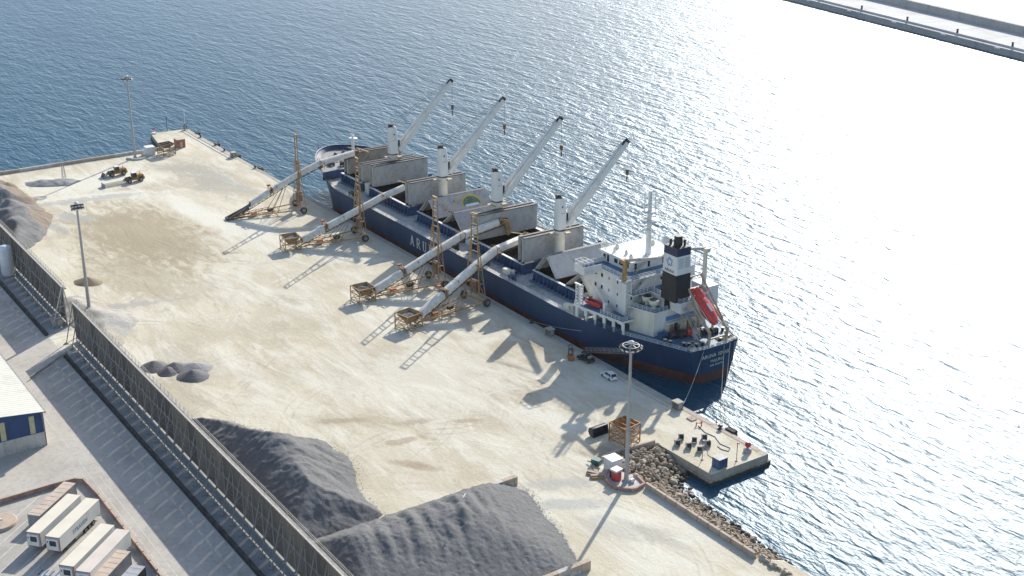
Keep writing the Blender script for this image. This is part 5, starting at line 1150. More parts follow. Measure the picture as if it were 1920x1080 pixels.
# ---- trailers and containers
pm('trailer_cream', (0.70, 0.635, 0.50), 0.45, 0.04, 0.25); pm('trailer_side', (0.66, 0.655, 0.60), 0.4, 0.05, 0.3); pm('trailer_blue', (0.10, 0.18, 0.36), 0.5, 0.1)
pm('container_beige', (0.52, 0.42, 0.33), 0.6, 0.10, 0.3, spots=(0.42, 0.31, 0.23)); pm('container_side', (0.34, 0.335, 0.33), 0.6, 0.12, 0.4); pm('container_grey', (0.36, 0.36, 0.37), 0.6, 0.1); pm('reefer_unit', (0.03, 0.04, 0.045), 0.4, 0.2); pm('trailer_red', (0.35, 0.06, 0.05), 0.5, 0.1)
TD = Vector((-9.05, 10.0, 0)).normalized(); TA = math.atan2(TD.y, TD.x)
def trailer(p, label, name_txt=False, roof='trailer_cream'):
    """reefer semi-trailer; p = ground point under the middle of the cooling-unit end, x runs to the doors"""
    t = thing('reefer_trailer', label, 'trailer', (p[0], p[1], 0), TA, 'refrigerated trailers parked in the yard'); L, W_, Z0, Z1 = 13.4, 2.6, 1.2, 4.0
    MB().bx(0, L, -W_ / 2, W_ / 2, Z0, Z1 - .06).build('box_body', 'trailer_side', t); MB().bx(-.03, L + .03, -W_ / 2 - .03, W_ / 2 + .03, Z1 - .06, Z1).build('roof', roof, t)
    b = MB()
    for z in (Z0, Z1 - .1): b.bar((-.02, -W_ / 2, z), (-.02, W_ / 2, z), .1)
    for y in (-W_ / 2, W_ / 2): b.bar((-.02, y, Z0), (-.02, y, Z1), .1)
    b.build('end_frame', 'trailer_red', t)
    u = MB().bx(-.35, -.03, -1.1, 1.1, 1.5, 3.7).build('cooling_unit', 'ship_white', t); MB().bx(-.39, -.34, -.8, .45, 2.35, 3.35).build('fan_grille', 'reefer_unit', u); MB().bx(-.42, -.3, -1.0, 1.0, 3.55, 3.72).build('unit_hood', 'rail_white', u)
    MB().bx(-.38, -.35, .75, .95, 2.9, 3.2).build('gauge', 'reefer_unit', u)
    MB().bx(.3, L - .3, -.5, .5, .9, 1.2).bx(1.8, 3.0, -1.1, 1.1, .55, 1.1).build('chassis', 'dark_steel', t)
    b = MB(); 
    for y in (-.9, .9): b.bar((2.4, y, 0), (2.4, y, 1.2), .16)
    b.build('landing_leg', 'dark_steel', t)
    for i in range(3):
        for y in (-1.0, 1.0): wheel(t, (8.4 + 1.3 * i, y, .52), .52, .4)
    MB().bx(5.0, 7.4, -1.15, -1.1, .55, 1.15).bx(L - .15, L, -1.1, 1.1, .5, .75).build('side_guard', 'container_grey', t)
    if name_txt:
        for sy in (-1, 1): text('side_name', 'STRAVEN', 1.15, 'trailer_blue', t, frame((6.6, sy * (W_ / 2 + .012), 2.15), (-sy, 0, 0), (0, 0, 1)), .008)
    return t
def mid(a, b): return ((a[0] + b[0]) / 2, (a[1] + b[1]) / 2)
trailer(mid((-46.7, -132.6), (-45, -131)), 'white refrigerated trailer parked between the old container and the trailer with blue lettering')
trailer(mid((-43.6, -130.4), (-41.4, -128.5)), 'white refrigerated trailer with blue lettering along its side', True)
trailer(mid((-33.3, -131.0), (-31.1, -129.2)), 'cream roofed refrigerated trailer parked past the blue ground marking')
trailer(mid((-30.0, -129.3), (-27.9, -127.5)), 'refrigerated trailer with pinkish white roof beside the ribbed container', roof='trailer_pink') if 'trailer_pink' in MATS else (pm('trailer_pink', (0.64, 0.56, 0.47), 0.45, 0.05, 0.3), trailer(mid((-30.0, -129.3), (-27.9, -127.5)), 'refrigerated trailer with pinkish white roof beside the ribbed container', roof='trailer_pink'))
def container(p, L, label, roof, side):
    t = thing('shipping_container', label, 'container', (p[0], p[1], 0), TA, 'containers parked with the trailers'); W_, Z = 2.5, 2.9
    b = MB(); n = int(L / .3)
    for sy in (-1, 1):
        pts = []
        for i in range(n):
            x = .1 + (L - .2) * i / n; dx = (L - .2) / n; k = (0, .05, .05, 0)[0:4]
            pts += [(x, 0), (x + dx * .35, 0), (x + dx * .5, .06), (x + dx * .85, .06)]
        b.loft([[(x, sy * (W_ / 2 - .02 - d_), .15) for x, d_ in pts], [(x, sy * (W_ / 2 - .02 - d_), Z - .1) for x, d_ in pts]], closed=False, smooth=False)
    b.build('side_wall', side, t); tag(t.children[-1], kind='stuff')
    MB().bx(0, .1, -W_ / 2, W_ / 2, .1, Z - .05).bx(L - .1, L, -W_ / 2, W_ / 2, .1, Z - .05).build('end_wall', side, t)
    MB().bx(0, L, -W_ / 2, W_ / 2, Z - .1, Z).build('roof', roof, t); MB().bx(0, L, -W_ / 2, W_ / 2, .05, .16).build('floor_frame', side, t)
    b = MB()
    for i in range(int(L / 1.5)): b.bar((.8 + 1.5 * i, -W_ / 2 + .15, Z + .01), (.8 + 1.5 * i, W_ / 2 - .15, Z + .01), .12, .05)
    b.build('roof_rib', roof, t)
    b = MB()
    for y in (-.8, -.3, .3, .8): b.bar((-.03, y, .3), (-.03, y, Z - .3), .06)
    b.build('lock_rod', 'container_grey', t)
    return t
container(mid((-55.0, -130.8), (-52.2, -128.6)), 12.2, 'old beige roofed container standing alone at the corner of the parking wall', 'container_beige', 'container_side')
q = Vector((-33.1, -120.1, 0)) - TD * 12.2; container((q.x, q.y), 12.2, 'beige container with ribbed grey sides between the pinkish trailer and the grey container', 'container_beige', 'container_side')
q = Vector((-27.2, -119.6, 0)) - TD * 12.2; container((q.x, q.y), 12.2, 'plain grey container at the end of the trailer row', 'container_grey', 'reefer_unit')

# ---------------------------------------------------------------- breakwater across the harbour
bw = thing('breakwater', 'long grey concrete breakwater with a raised seaward wall across the harbour', 'breakwater', (-300, 395, 0))
BA = Vector((-560.0, 445.0, 0)); BB = Vector((120.0, 321.0, 0)); bd = (BB - BA).normalized(); bn = Vector((-bd.y, bd.x, 0))
if bn.y < 0: bn = -bn
def bwrun(o0, o1, z0, z1, name, mat, L=24.0):
    n = int((BB - BA).length / L)
    for i in range(n):
        p = BA + bd * (i * L + .1); q = BA + bd * ((i + 1) * L - .1)
        MB().add([tuple(p + bn * o0 + Vector((0, 0, z0))), tuple(q + bn * o0 + Vector((0, 0, z0))), tuple(q + bn * o1 + Vector((0, 0, z0))), tuple(p + bn * o1 + Vector((0, 0, z0))), tuple(p + bn * o0 + Vector((0, 0, z1))), tuple(q + bn * o0 + Vector((0, 0, z1))), tuple(q + bn * o1 + Vector((0, 0, z1))), tuple(p + bn * o1 + Vector((0, 0, z1)))],
                 [[0, 3, 2, 1], [4, 5, 6, 7], [0, 1, 5, 4], [1, 2, 6, 5], [2, 3, 7, 6], [3, 0, 4, 7]]).build(name, mat, bw, (-300, 395, 0))
bwrun(0, 3.2, -9, .9, 'toe_beam', 'breakwater_concrete'); bwrun(3.2, 30, -9, 1.9, 'roadway', 'breakwater_pale'); bwrun(30, 34, -9, 6.2, 'parapet_wall', 'breakwater_concrete')
for i in range(14):
    p = BA + bd * (60 + i * 39.0) + bn * 3.6; b = MB(); b.lathe(p + Vector((0, 0, 1.9)), [(.6, 0), (.5, 1.5), (.75, 1.9), (.3, 2.2)], 8); b.build('bollard', 'dark_steel', bw, (-300, 395, 0))
    q = BA + bd * (54 + i * 39.0) - bn * .15; MB().box(q + Vector((0, 0, .3)), (3.4, .5, .8), rz=math.atan2(bd.y, bd.x)).build('fender_plate', 'rail_white', bw, (-300, 395, 0))

# ---------------------------------------------------------------- quay furniture
# end parapet wall
ew = thing('quay_parapet', 'low concrete parapet along the far end of the yard facing open water', 'wall', (-288.5, -60, 0)); L = -300.0
while L < -19:
    e = min(L + 5.5, -18.6); MB().bx(-288.95, -288.25, L, e - .04, -.01, 1.05).build('wall_block', 'wall_concrete' if int(L) % 3 else 'pale_wall', ew, (-288.5, -60, 0)); L = e
# light masts
pm('mast_grey', (0.36, 0.355, 0.345), 0.5, 0.08, 0.6); pm('lamp_glass', (0.75, 0.75, 0.72), 0.2, 0.05)
def mast(loc, H, label, n=12, style='ring'):
    m_ = thing('light_mast', label, 'light mast', loc, 0, 'tall floodlight masts'); MB().tube((0, 0, 0), (0, 0, H), .46, .24, 14).build('pole', 'mast_grey', m_)
    MB().lathe((0, 0, 0), [(.85, 0), (.85, .12), (.5, .2), (.5, .9)], 14).build('base_flange', 'mast_grey', m_)
    b = MB()
    if style == 'ring':
        for k in range(20): a0, a1 = 2 * math.pi * k / 20, 2 * math.pi * (k + 1) / 20; b.bar((1.55 * math.cos(a0), 1.55 * math.sin(a0), H - .5), (1.55 * math.cos(a1), 1.55 * math.sin(a1), H - .5), .14)
        for k in range(6): a0 = math.pi * k / 3; b.bar((0, 0, H - .2), (1.55 * math.cos(a0), 1.55 * math.sin(a0), H - .5), .12)
    else: b.bar((-.2, -1.4, H - .3), (.2, 1.4, H - .3), .2).bar((-.2, -1.2, H - 1.0), (.2, 1.2, H - 1.0), .2).bar((0, 0, H - .4), (1.0, .2, H - .6), .2)
    b.build('head_frame', 'mast_grey', m_)
    MB().lathe((0, 0, H - .1), [(.5, 0), (.55, .35), (.1, .55)], 10).build('head_cap', 'rail_white', m_)
    for k in range(n):
        if style == 'ring': a0 = 2 * math.pi * k / n; px, py, pz, rz = 1.85 * math.cos(a0), 1.85 * math.sin(a0), H - .85, a0
        else: px, py, pz, rz = .45 + .25 * (k % 2), -1.2 + 2.4 * (k // 2) / 3, H - .5 - .7 * (k % 2), 0
        fl = MB().box((px, py, pz), (.42, .7, .55), M=Matrix.Rotation(rz, 3, 'Z') @ Matrix.Rotation(R(35), 3, 'Y')).build('floodlight', 'dark_steel', m_)
        d2 = Vector((math.cos(rz), math.sin(rz), -.6)).normalized() * .24
        MB().box(Vector((px, py, pz)) + d2, (.06, .58, .44), M=Matrix.Rotation(rz, 3, 'Z') @ Matrix.Rotation(R(35), 3, 'Y')).build('lens', 'lamp_glass', fl)
    return m_
mast((-283.6, -30.4, 0), 29.0, 'floodlight mast with crown of lamps at the far parapet by the white hut', 10)
mast((-149.6, -89.2, 0), 29.0, 'floodlight mast with side-mounted lamps rising behind the fence', 8, 'side')
mast((-7.0, -30.8, .3), 29.0, 'floodlight mast with wide ring of lamps at the rock cove beside the red tank', 12)
# mast guard at the far parapet: broken ring of kerb stones
gr = thing('mast_guard', 'ring of pale kerb stones round the far floodlight mast', 'kerb', (-283.2, -29.8, 0))
for k in range(7):
    a0 = R(-130 + k * 38); a1 = R(-130 + k * 38 + 34); MB().bar((3.2 * math.cos(a0), 3.2 * math.sin(a0), .3), (3.2 * math.cos(a1), 3.2 * math.sin(a1), .3), .5, .6).build('kerb_stone', 'pale_wall', gr)
# huts and hoppers at the far end
pm('hut_white', (0.68, 0.68, 0.66), 0.6, 0.08, 0.5); pm('brick_red', (0.40, 0.155, 0.10), 0.85, 0.2, 0.8, spots=(0.32, 0.13, 0.09))
def hut(loc, d_, rz, label, wall, roof, cat='hut'):
    h = thing('utility_hut', label, cat, loc, rz); MB().box((0, 0, d_[2] / 2), d_).build('hut_body', wall, h); MB().box((0, 0, d_[2] + .06), (d_[0] + .2, d_[1] + .2, .14)).build('roof_slab', roof, h)
    f = MB().box((d_[0] / 2 + .02, 0, 1.05), (.05, .85, 2.0)).build('door', roof, h); MB().box((d_[0] / 2 + .06, .3, 1.05), (.05, .06, .2)).build('handle', 'dark_steel', f)
    return h
hut((-284.8, -24.6, 0), (3.0, 3.0, 2.9), 0, 'white utility hut beside the far floodlight mast', 'hut_white', 'rail_white')
hut((-288.9, -11.9, 0), (3.4, 3.0, 3.0), 0, 'small red brick hut standing on the far pier', 'brick_red', 'container_beige')
def loose_hopper(loc, rz, S, H, label, mat, tilt=False, fill='gravel_grey'):
    h = thing('hopper_frame', label, 'hopper', loc, rz, 'idle hoppers'); b = MB()
    for sx in (-1, 1):
        for sy in (-1, 1): b.bar((sx * S, sy * S, 0), (sx * S, sy * S, H), .2)
        for z in (.5, H * .5, H): b.bar((sx * S, -S, z), (sx * S, S, z), .17).bar((-S, sx * S, z), (S, sx * S, z), .17)
        for z0, z1 in ((.5, H * .5), (H * .5, H)): b.bar((sx * S, -S, z0), (sx * S, S, z1), .11).bar((sx * S, S, z0), (sx * S, -S, z1), .11).bar((-S, sx * S, z0), (S, sx * S, z1), .11).bar((S, sx * S, z0), (-S, sx * S, z1), .11)
    tag(b.build('frame', mat, h), kind='stuff')
    rg = lambda k, z: [(-S * k, -S * k, z), (S * k, -S * k, z), (S * k, S * k, z), (-S * k, S * k, z)]
    MB().loft([rg(.97, H), rg(.35, H * .62)], caps=False, smooth=False).build('bin', mat, h)
    b = MB()
    for y in (-S * .35, S * .35): b.bar((-S, y, H + .05), (S, y, H + .05), .16)
    b.build('grizzly_bar', mat, h)
    return h
loose_hopper((-281.6, -19.6, 0), R(8), 2.3, 4.0, 'idle rusty hopper standing beside the white utility hut', 'ochre_mesh')
b = MB(); sc_ = thing('scrap_frame', 'low tangle of scrap steel lying in front of the far idle hopper', 'scrap', (-279.4, -21.5, 0))
for k in range(9): b.bar((-1 + .4 * math.sin(k * 2.1), -3 + .7 * k, .2), (.8 * math.cos(k), -2.4 + .7 * k, .7 + .2 * (k % 3)), .14)
b.bar((-.8, -3.4, .35), (-.6, 3.4, .35), .2).bar((.7, -3.2, .3), (.8, 3.3, .3), .2).build('bars', 'rail_pale', sc_); tag(sc_.children[0], kind='stuff')
hy = loose_hopper((-20.6, -20.4, 0), R(8), 2.3, 4.6, 'bright orange idle hopper near the corner of the rock cove', 'orange_bright') if 'orange_bright' in MATS else (pm('orange_bright', (0.42, 0.185, 0.045), 0.65, 0.2, 0.9, spots=(0.28, 0.12, 0.05)), loose_hopper((-20.6, -20.4, 0), R(8), 2.2, 4.1, 'bright orange idle hopper near the corner of the rock cove', 'orange_bright'))
bk = thing('loader_bucket', 'dark loader bucket lying open on the ground by the orange hopper', 'bucket', (-26.0, -23.0, 0), R(2))
b = MB(); pr = [(0.9, .1), (.9, .35), (-.2, .5), (-.55, 1.2), (-.3, 1.9), (.6, 2.1), (.75, 2.0), (-.1, 1.75), (-.3, 1.2), (-.05, .65), (.9, .5)]
MB().loft([[(x, -2.0, z) for x, z in ((1.0, .05), (-.3, .15), (-.8, .9), (-.6, 1.7), (.6, 2.0))], [(x, 2.0, z) for x, z in ((1.0, .05), (-.3, .15), (-.8, .9), (-.6, 1.7), (.6, 2.0))]], closed=False, smooth=False).build('bucket_shell', 'dark_steel', bk)
for y in (-2.0, 2.0): MB().extr([(1.0, y, .05), (-.3, y, .15), (-.8, y, .9), (-.6, y, 1.7), (.6, y, 2.0)], (0, -.05, 0), (0, .05, 0)).build('side_plate', 'dark_steel', bk)
MB().bar((.6, -2.05, 2.0), (.6, 2.05, 2.0), .3, .12).build('cutting_edge', 'container_side', bk)

# wheel loaders
pm('loader_yellow', (0.36, 0.19, 0.05), 0.5, 0.15, 0.8); pm('cab_glass', (0.03, 0.04, 0.04), 0.1, 0.2)
def loader(loc, rz, label, att):
    l = thing('wheel_loader', label, 'wheel loader', loc, rz, 'wheel loaders'); l.scale = (.88, .88, .88)
    MB().extr([(-3.9, 0, 1.1), (-3.9, 0, 2.3), (-3.5, 0, 2.75), (-1.2, 0, 2.8), (-.9, 0, 1.0)], (0, -1.05, 0), (0, 1.05, 0)).build('engine_hood', 'loader_yellow', l)
    MB().bx(-4.1, -3.5, -1.2, 1.2, .8, 1.7).build('counterweight', 'loader_yellow', l); MB().bx(-1.3, 2.6, -.75, .75, .8, 1.6).bx(-1.2, .6, -1.1, 1.1, 1.55, 1.8).build('chassis', 'loader_yellow', l)
    MB().loft([[(x, y, z) for x, y in ((a - .85, -b_), (a + .85, -b_), (a + .85, b_), (a - .85, b_))] for z, a, b_ in ((1.8, -.3, .85), (2.7, -.3, .88), (3.55, -.35, .75))], smooth=False).build('cab', 'cab_glass', l)
    MB().bx(-1.25, .55, -.85, .85, 3.55, 3.7).build('cab_roof', 'rail_white', l)
    b = MB()
    for x in (-1.1, .5):
        for y in (-.82, .82): b.bar((x, y, 1.8), (x, y, 3.6), .1)
    b.build('cab_pillar', 'loader_yellow', l)
    MB().tube((-2.6, .5, 2.7), (-2.6, .5, 3.7), .1, n=8).build('exhaust', 'dark_steel', l)
    for x in (-2.6, 2.0):
        for y in (-1.15, 1.15): wheel(l, (x, y, .88), .88, .7, 'y', 'tyre', 'rim_steel')
        b = MB()
        for y in (-1.15, 1.15): b.bar((x - .9, y, 1.85), (x + .9, y, 1.85), .7, .1)
        b.build('fender', 'dark_steel', l)
    b = MB()
    for y in (-.55, .55): b.bar((.9, y, 2.1), (3.3, y, 1.5), .2, .4).bar((3.3, y, 1.5), (4.1, y, .7), .2, .35)
    b.bar((2.4, -.6, 1.75), (2.4, .6, 1.75), .25).build('lift_arm', 'dark_steel', l)
    if att == 'bucket':
        bb = MB().loft([[(x, y, z) for x, z in ((5.6, .1), (4.4, .1), (4.0, .7), (4.1, 1.4), (4.7, 1.75))] for y in (-1.6, 1.6)], closed=False, smooth=False)
        for y in (-1.6, 1.6): bb.extr([(5.6, y, .1), (4.4, y, .1), (4.0, y, .7), (4.1, y, 1.4), (4.7, y, 1.75)], (0, -.04, 0), (0, .04, 0))
        bb.build('bucket', 'container_side', l)
    else:
        b = MB()
        for y in (-.7, .7):
            for z in (.35, 1.1): b.bar((4.2, y, z), (11.6, y, z), .14)
            for k in range(9): x = 4.3 + k * .9; b.bar((x, y, .35), (x + .45, y, 1.1), .1).bar((x + .45, y, 1.1), (x + .9, y, .35), .1)
        for k in range(9): x = 4.3 + k * .9; b.bar((x, -.7, 1.1), (x + .9, .7, 1.1), .1); b.bar((x, -.7, .35), (x, .7, .35), .1)
        tag(b.build('boom_truss', 'rail_pale', l), kind='stuff'); MB().bx(11.6, 11.85, -1.7, 1.7, .05, 1.5).build('scraper_blade', 'container_side', l)
    return l
loader((-265.7, -43.2, 0), R(-88), 'yellow wheel loader with a plain front bucket beside the other loader', 'bucket')
loader((-255.3, -40.9, 0), R(-86), 'yellow wheel loader with a long white lattice scraper boom', 'boom')

# vehicles near the stern
pm('car_white', (0.72, 0.74, 0.76), 0.25, 0.03); pm('car_dark', (0.02, 0.024, 0.03), 0.3, 0.1); pm('fork_orange', (0.45, 0.16, 0.035), 0.5, 0.15); pm('lamp_red', (0.4, 0.02, 0.02), 0.3, 0.05)
def car(loc, rz, label, cat, body, pick=False):
    c = thing('parked_car' if not pick else 'pickup_truck', label, cat, loc, rz); W_ = .92
    side = [(-2.2, .35), (-2.25, .75), (-2.15, 1.0), (-1.2, 1.05), (1.0, 1.0), (2.0, .85), (2.2, .65), (2.2, .35)]
    MB().loft([[(x, y * (1 - .06 * abs(x / 2.2) ** 3), z - (.03 if abs(y) > .8 else 0)) for x, z in side] for y in (-W_, -W_ * .9, 0, W_ * .9, W_)], smooth=False).build('body', body, c)
    g = [(-2.05, 1.0), (-1.65, 1.52), (.1, 1.58), (.95, 1.02)] if not pick else [(-.6, 1.0), (-.45, 1.6), (.3, 1.6), (.95, 1.02)]
    MB().loft([[(x, y * k, z) for x, z in g] for y, k in ((-.8, 1), (.8, 1))], smooth=False).build('glasshouse', 'window_glass', c)
    rf = [(g[1][0] + .05, 1.53), (g[2][0] - .08, 1.59)]; MB().bx(rf[0][0] - .05, rf[1][0] + .05, -.72, .72, g[1][1] - .02, g[1][1] + .07).build('roof', body, c)
    b = MB()
    for y in (-.8, .8): b.bar((g[0][0], y, g[0][1]), (g[1][0], y * .92, g[1][1]), .12).bar((g[2][0], y * .92, g[2][1]), (g[3][0], y, g[3][1]), .1).bar(((g[1][0] + g[2][0]) / 2, y * .98, 1.0), ((g[1][0] + g[2][0]) / 2, y * .93, 1.55), .1)
    b.build('window_pillar', body, c)
    for x in (-1.35, 1.4):
        for y in (-.82, .82): wheel(c, (x, y, .34), .34, .24)
    for y in (-.7, .7): MB().box((2.17, y * .9, .7), (.08, .35, .16)).build('headlight', 'lamp_glass', c); MB().box((-2.22, y, .85), (.07, .28, .22)).build('tail_light', 'lamp_red', c)
    if pick: MB().bx(-2.15, -.7, -.75, .75, 1.0, 1.12).build('load_bed', 'dark_steel', c); MB().bx(-1.6, -1.0, -.4, .4, 1.1, 1.5).build('toolbox', 'container_side', c)
    return c
car((-46.2, -4.4, 0), R(176), 'white hatchback car parked on the quay near the ship stern', 'car', 'car_white')
car((-56.6, -3.1, 0), R(186), 'dark pickup parked on the quay edge beside the forklift', 'pickup', 'car_dark', True)
fk = thing('forklift', 'orange forklift with black mast standing at the foot of the gangway', 'forklift', (-59.6, -5.2, 0), R(150))
MB().extr([(-1.5, 0, .35), (-1.55, 0, 1.15), (-.6, 0, 1.2), (-.4, 0, .75), (.7, 0, .7), (.8, 0, .3)], (0, -.6, 0), (0, .6, 0)).build('body', 'fork_orange', fk); MB().bx(-1.75, -1.2, -.58, .58, .4, 1.25).build('counterweight', 'fork_orange', fk)
b = MB()
for x, z in ((-1.1, 1.1), (.5, .7)):
    for y in (-.5, .5): b.bar((x, y, z), (x * .8, y, 2.35), .09)
b.bx(-1.0, .5, -.55, .55, 2.32, 2.4).build('overhead_guard', 'dark_steel', fk); MB().box((-.4, 0, 1.05), (.5, .5, .5)).build('seat', 'dark_steel', fk)
b = MB()
for y in (-.35, .35): b.bar((.95, y, .1), (.9, y, 3.1), .14, .2)
for z in (.5, 1.6, 3.0): b.bar((.93, -.35, z), (.93, .35, z), .12)
b.build('mast', 'dark_steel', fk)
for y in (-.3, .3): MB().bar((1.0, y, .15), (2.2, y, .12), .12, .06).build('fork', 'dark_steel', fk)
for x, r_ in ((.5, .36), (-1.1, .3)):
    for y in (-.55, .55): wheel(fk, (x, y, r_), r_, .25)
# quay cabinets, bollards, fenders
pm('cabinet', (0.16, 0.145, 0.11), 0.7, 0.25, 1.0)
def cabinet(loc, label):
    c = thing('quay_cabinet', label, 'cabinet', loc); MB().bx(-.9, .9, -.75, .75, .15, 1.7).build('housing', 'cabinet', c); MB().bx(-1.05, 1.05, -.9, .9, 1.7, 1.85).build('lid', 'coping_concrete', c); MB().bx(-1.1, 1.1, -.95, .95, 0, .15).build('plinth', 'coping_concrete', c); MB().bx(.9, .94, -.5, .5, .4, 1.5).build('door', 'container_side', c)
cabinet((-73.2, -1.4, .02), 'dark service cabinet on the quay edge between the gangway and the last conveyor'); cabinet((-25.6, -1.9, .02), 'weathered service cabinet on the quay edge past the ship stern'); cabinet((-265.0, -1.4, .02), 'pale service cabinet on the far bare quay edge past the bow')
def bollard(x, y, label, red=False):
    c = thing('quay_bollard', label, 'bollard', (x, y, .03), 0, 'mooring bollards along the quay edge'); MB().lathe((0, 0, 0), [(.6, 0), (.6, .1), (.32, .16), (.28, .6), (.55, .75), (.5, .95), (.2, 1.02)], 14).build('post', 'dark_steel', c); MB().box((0, 0, .04), (1.5, 1.1, .1)).build('base_plate', 'container_side', c)
for x, l in ((-297, 'black bollard near the beacon on the far pier tip'), (-283, 'black bollard on the far pier before the red hut'), (-247.8, 'black bollard holding the bow mooring ropes on the bare quay'), (-274.5, 'black bollard between the pale cabinet and the red hut'), (-82, 'black bollard under the ship side between conveyor and cabinet'), (-13.4, 'black bollard holding the slack stern ropes on the end pier')): bollard(x, -.75, l)
def fender(x, label):
    c = thing('quay_fender', label, 'fender', (x, .2, -.4), 0, 'rubber fenders on the quay wall'); MB().bx(-1.2, 1.2, -.1, .9, -1.2, .75).build('rubber_block', 'tyre', c); MB().bx(-1.3, 1.3, .9, 1.0, -1.3, .85).build('face_plate', 'dark_steel', c)
for x, l in ((-303.5, 'black rubber fender at the tip of the far pier'), (-284.6, 'black rubber fender on the far pier beside the red hut'), (-265.8, 'black rubber fender below the pale quay cabinet'), (-246.6, 'black rubber fender next to the bow rope bollard'), (-11.6, 'big black rubber fender hung on the end pier')): fender(x, l)
# end pier: cable reels, blue box, lamp posts, valves
pm('reel_dark', (0.035, 0.032, 0.035), 0.7, 0.3); pm('reel_side', (0.30, 0.31, 0.33), 0.6, 0.2); pm('box_blue', (0.045, 0.10, 0.19), 0.6, 0.15, 0.8); pm('valve_red', (0.50, 0.05, 0.05), 0.5, 0.1)
REELS = [(-14.6, -10.4, 'paired with another at the landward end of the pier'), (-13.0, -12.8, 'paired nearer the rock edge at the landward end of the pier'), (-12.0, -9.1, 'standing alone in the middle of the back row'), (-10.8, -11.7, 'standing alone in the middle of the front row'), (-11.8, -6.6, 'paired at the seaward end of the back row'), (-8.4, -10.9, 'closest to the slim lamp post'), (-9.4, -7.8, 'paired nearer the blue box')]
for i, (x, y, l) in enumerate(REELS):
    c = thing('cable_reel', 'dark cable reel ' + l, 'cable reel', (x, y, 0), R(56 + 9 * math.sin(i * 2.3)), 'cable reels on the end pier'); c.scale = (.8, .8, .8)
    for s_ in (-1, 1): MB().tube((s_ * .52, 0, .8), (s_ * .64, 0, .8), .8, n=18).build('flange', 'reel_side', c)
    MB().tube((-.52, 0, .8), (.52, 0, .8), .66, n=16).build('cable_winding', 'reel_dark', c); MB().bar((-.7, -.5, .08), (.7, -.5, .08), .12).bar((-.7, .5, .08), (.7, .5, .08), .12).bar((-.7, .75, 1.1), (.7, .75, 1.1), .1).build('cradle_bar', 'reel_side', c)
c = thing('blue_container', 'small blue steel box standing at the corner of the end pier', 'container', (-1.7, -11.6, 0), R(3)); MB().bx(-1.0, 1.0, -1.15, 1.15, .1, 2.0).build('box_body', 'box_blue', c); MB().bx(-1.05, 1.05, -1.2, 1.2, 2.0, 2.08).build('lid', 'reel_side', c)
for k in range(7): MB().bar((1.02, -.9 + .3 * k, .2), (1.02, -.9 + .3 * k, 1.9), .06, .08).build('rib', 'box_blue', c)
MB().bx(-1.05, 1.05, -1.2, -1.1, 0, .1).bx(-1.05, 1.05, 1.1, 1.2, 0, .1).build('skid', 'dark_steel', c)
for x, y, h_, l in ((-5.6, -12.7, 4.2, 'slim bare post on the rock side of the end pier'), (-1.4, -7.4, 4.0, 'slim lamp post between the blue box and the red valve')):
    c = thing('lamp_post', l, 'lamp post', (x, y, 0)); MB().tube((0, 0, 0), (0, 0, h_), .07, n=8).build('post', 'dark_steel', c); MB().box((.1, .1, h_), (.5, .35, .2)).build('lamp_head', 'dark_steel', c); MB().tube((0, 0, 0), (0, 0, .15), .28, n=10).build('foot', 'dark_steel', c)
c = thing('hydrant', 'red valve on a drum shaped base near the sea corner of the end pier', 'hydrant', (-3.0, -2.9, 0)); MB().lathe((0, 0, 0), [(.85, 0), (.85, .55), (.7, .7), (.3, .75), (.3, 1.1)], 14).build('drum', 'container_side', c); MB().lathe((0, 0, 1.1), [(.35, 0), (.62, .25), (.62, .8), (.3, 1.1)], 12).build('valve_head', 'valve_red', c); MB().tube((0, .2, 1.4), (0, 1.0, 1.4), .16, n=8).build('outlet', 'rail_white', c)
c = thing('hydrant_pair', 'low red pipe fitting on the end pier behind the cable reels', 'hydrant', (-17.0, -3.4, 0)); MB().tube((-.3, -.5, 0), (-.3, -.5, .9), .12, n=8).tube((.2, .5, 0), (.2, .5, .8), .12, n=8).tube((-.3, -.5, .7), (.2, .5, .6), .1, n=8).build('pipe', 'valve_red', c); MB().lathe((.2, .5, .8), [(.25, 0), (.25, .15), (.1, .25)], 10).build('valve_wheel', 'valve_red', c)
b = MB(); pts = [(-17, -3.6, .06), (-14, -4.4, .06), (-11.5, -4.0, .06), (-8.5, -5.2, .06), (-6.0, -4.8, .06), (-5.2, -6.0, .06), (-6.6, -6.6, .06), (-8.0, -6.4, .06)]; o = b.path(pts, .09, 5).build('fire_hose', 'cable'); tag(o, 'grey hose snaking over the end pier from the red pipe fitting', 'hose')
o = MB().path([(-9.2, -9.0, .05), (-7.6, -9.4, .05), (-6.5, -10.4, .05), (-4.6, -10.6, .05), (-2.8, -11.6, .05)], .06, 5).build('power_cable', 'cable'); tag(o, 'thin dark cable from the reels to the blue box', 'cable')
c = thing('timber_hatch', 'brown square hatch cover lying on the coping past the ship stern', 'hatch', (-20.2, -2.6, .02)); MB().bx(-.9, .9, -.7, .7, 0, .22).build('slab', 'wall_concrete', c); MB().bx(-.15, .15, -.05, .05, .22, .3).build('grip', 'dark_steel', c)
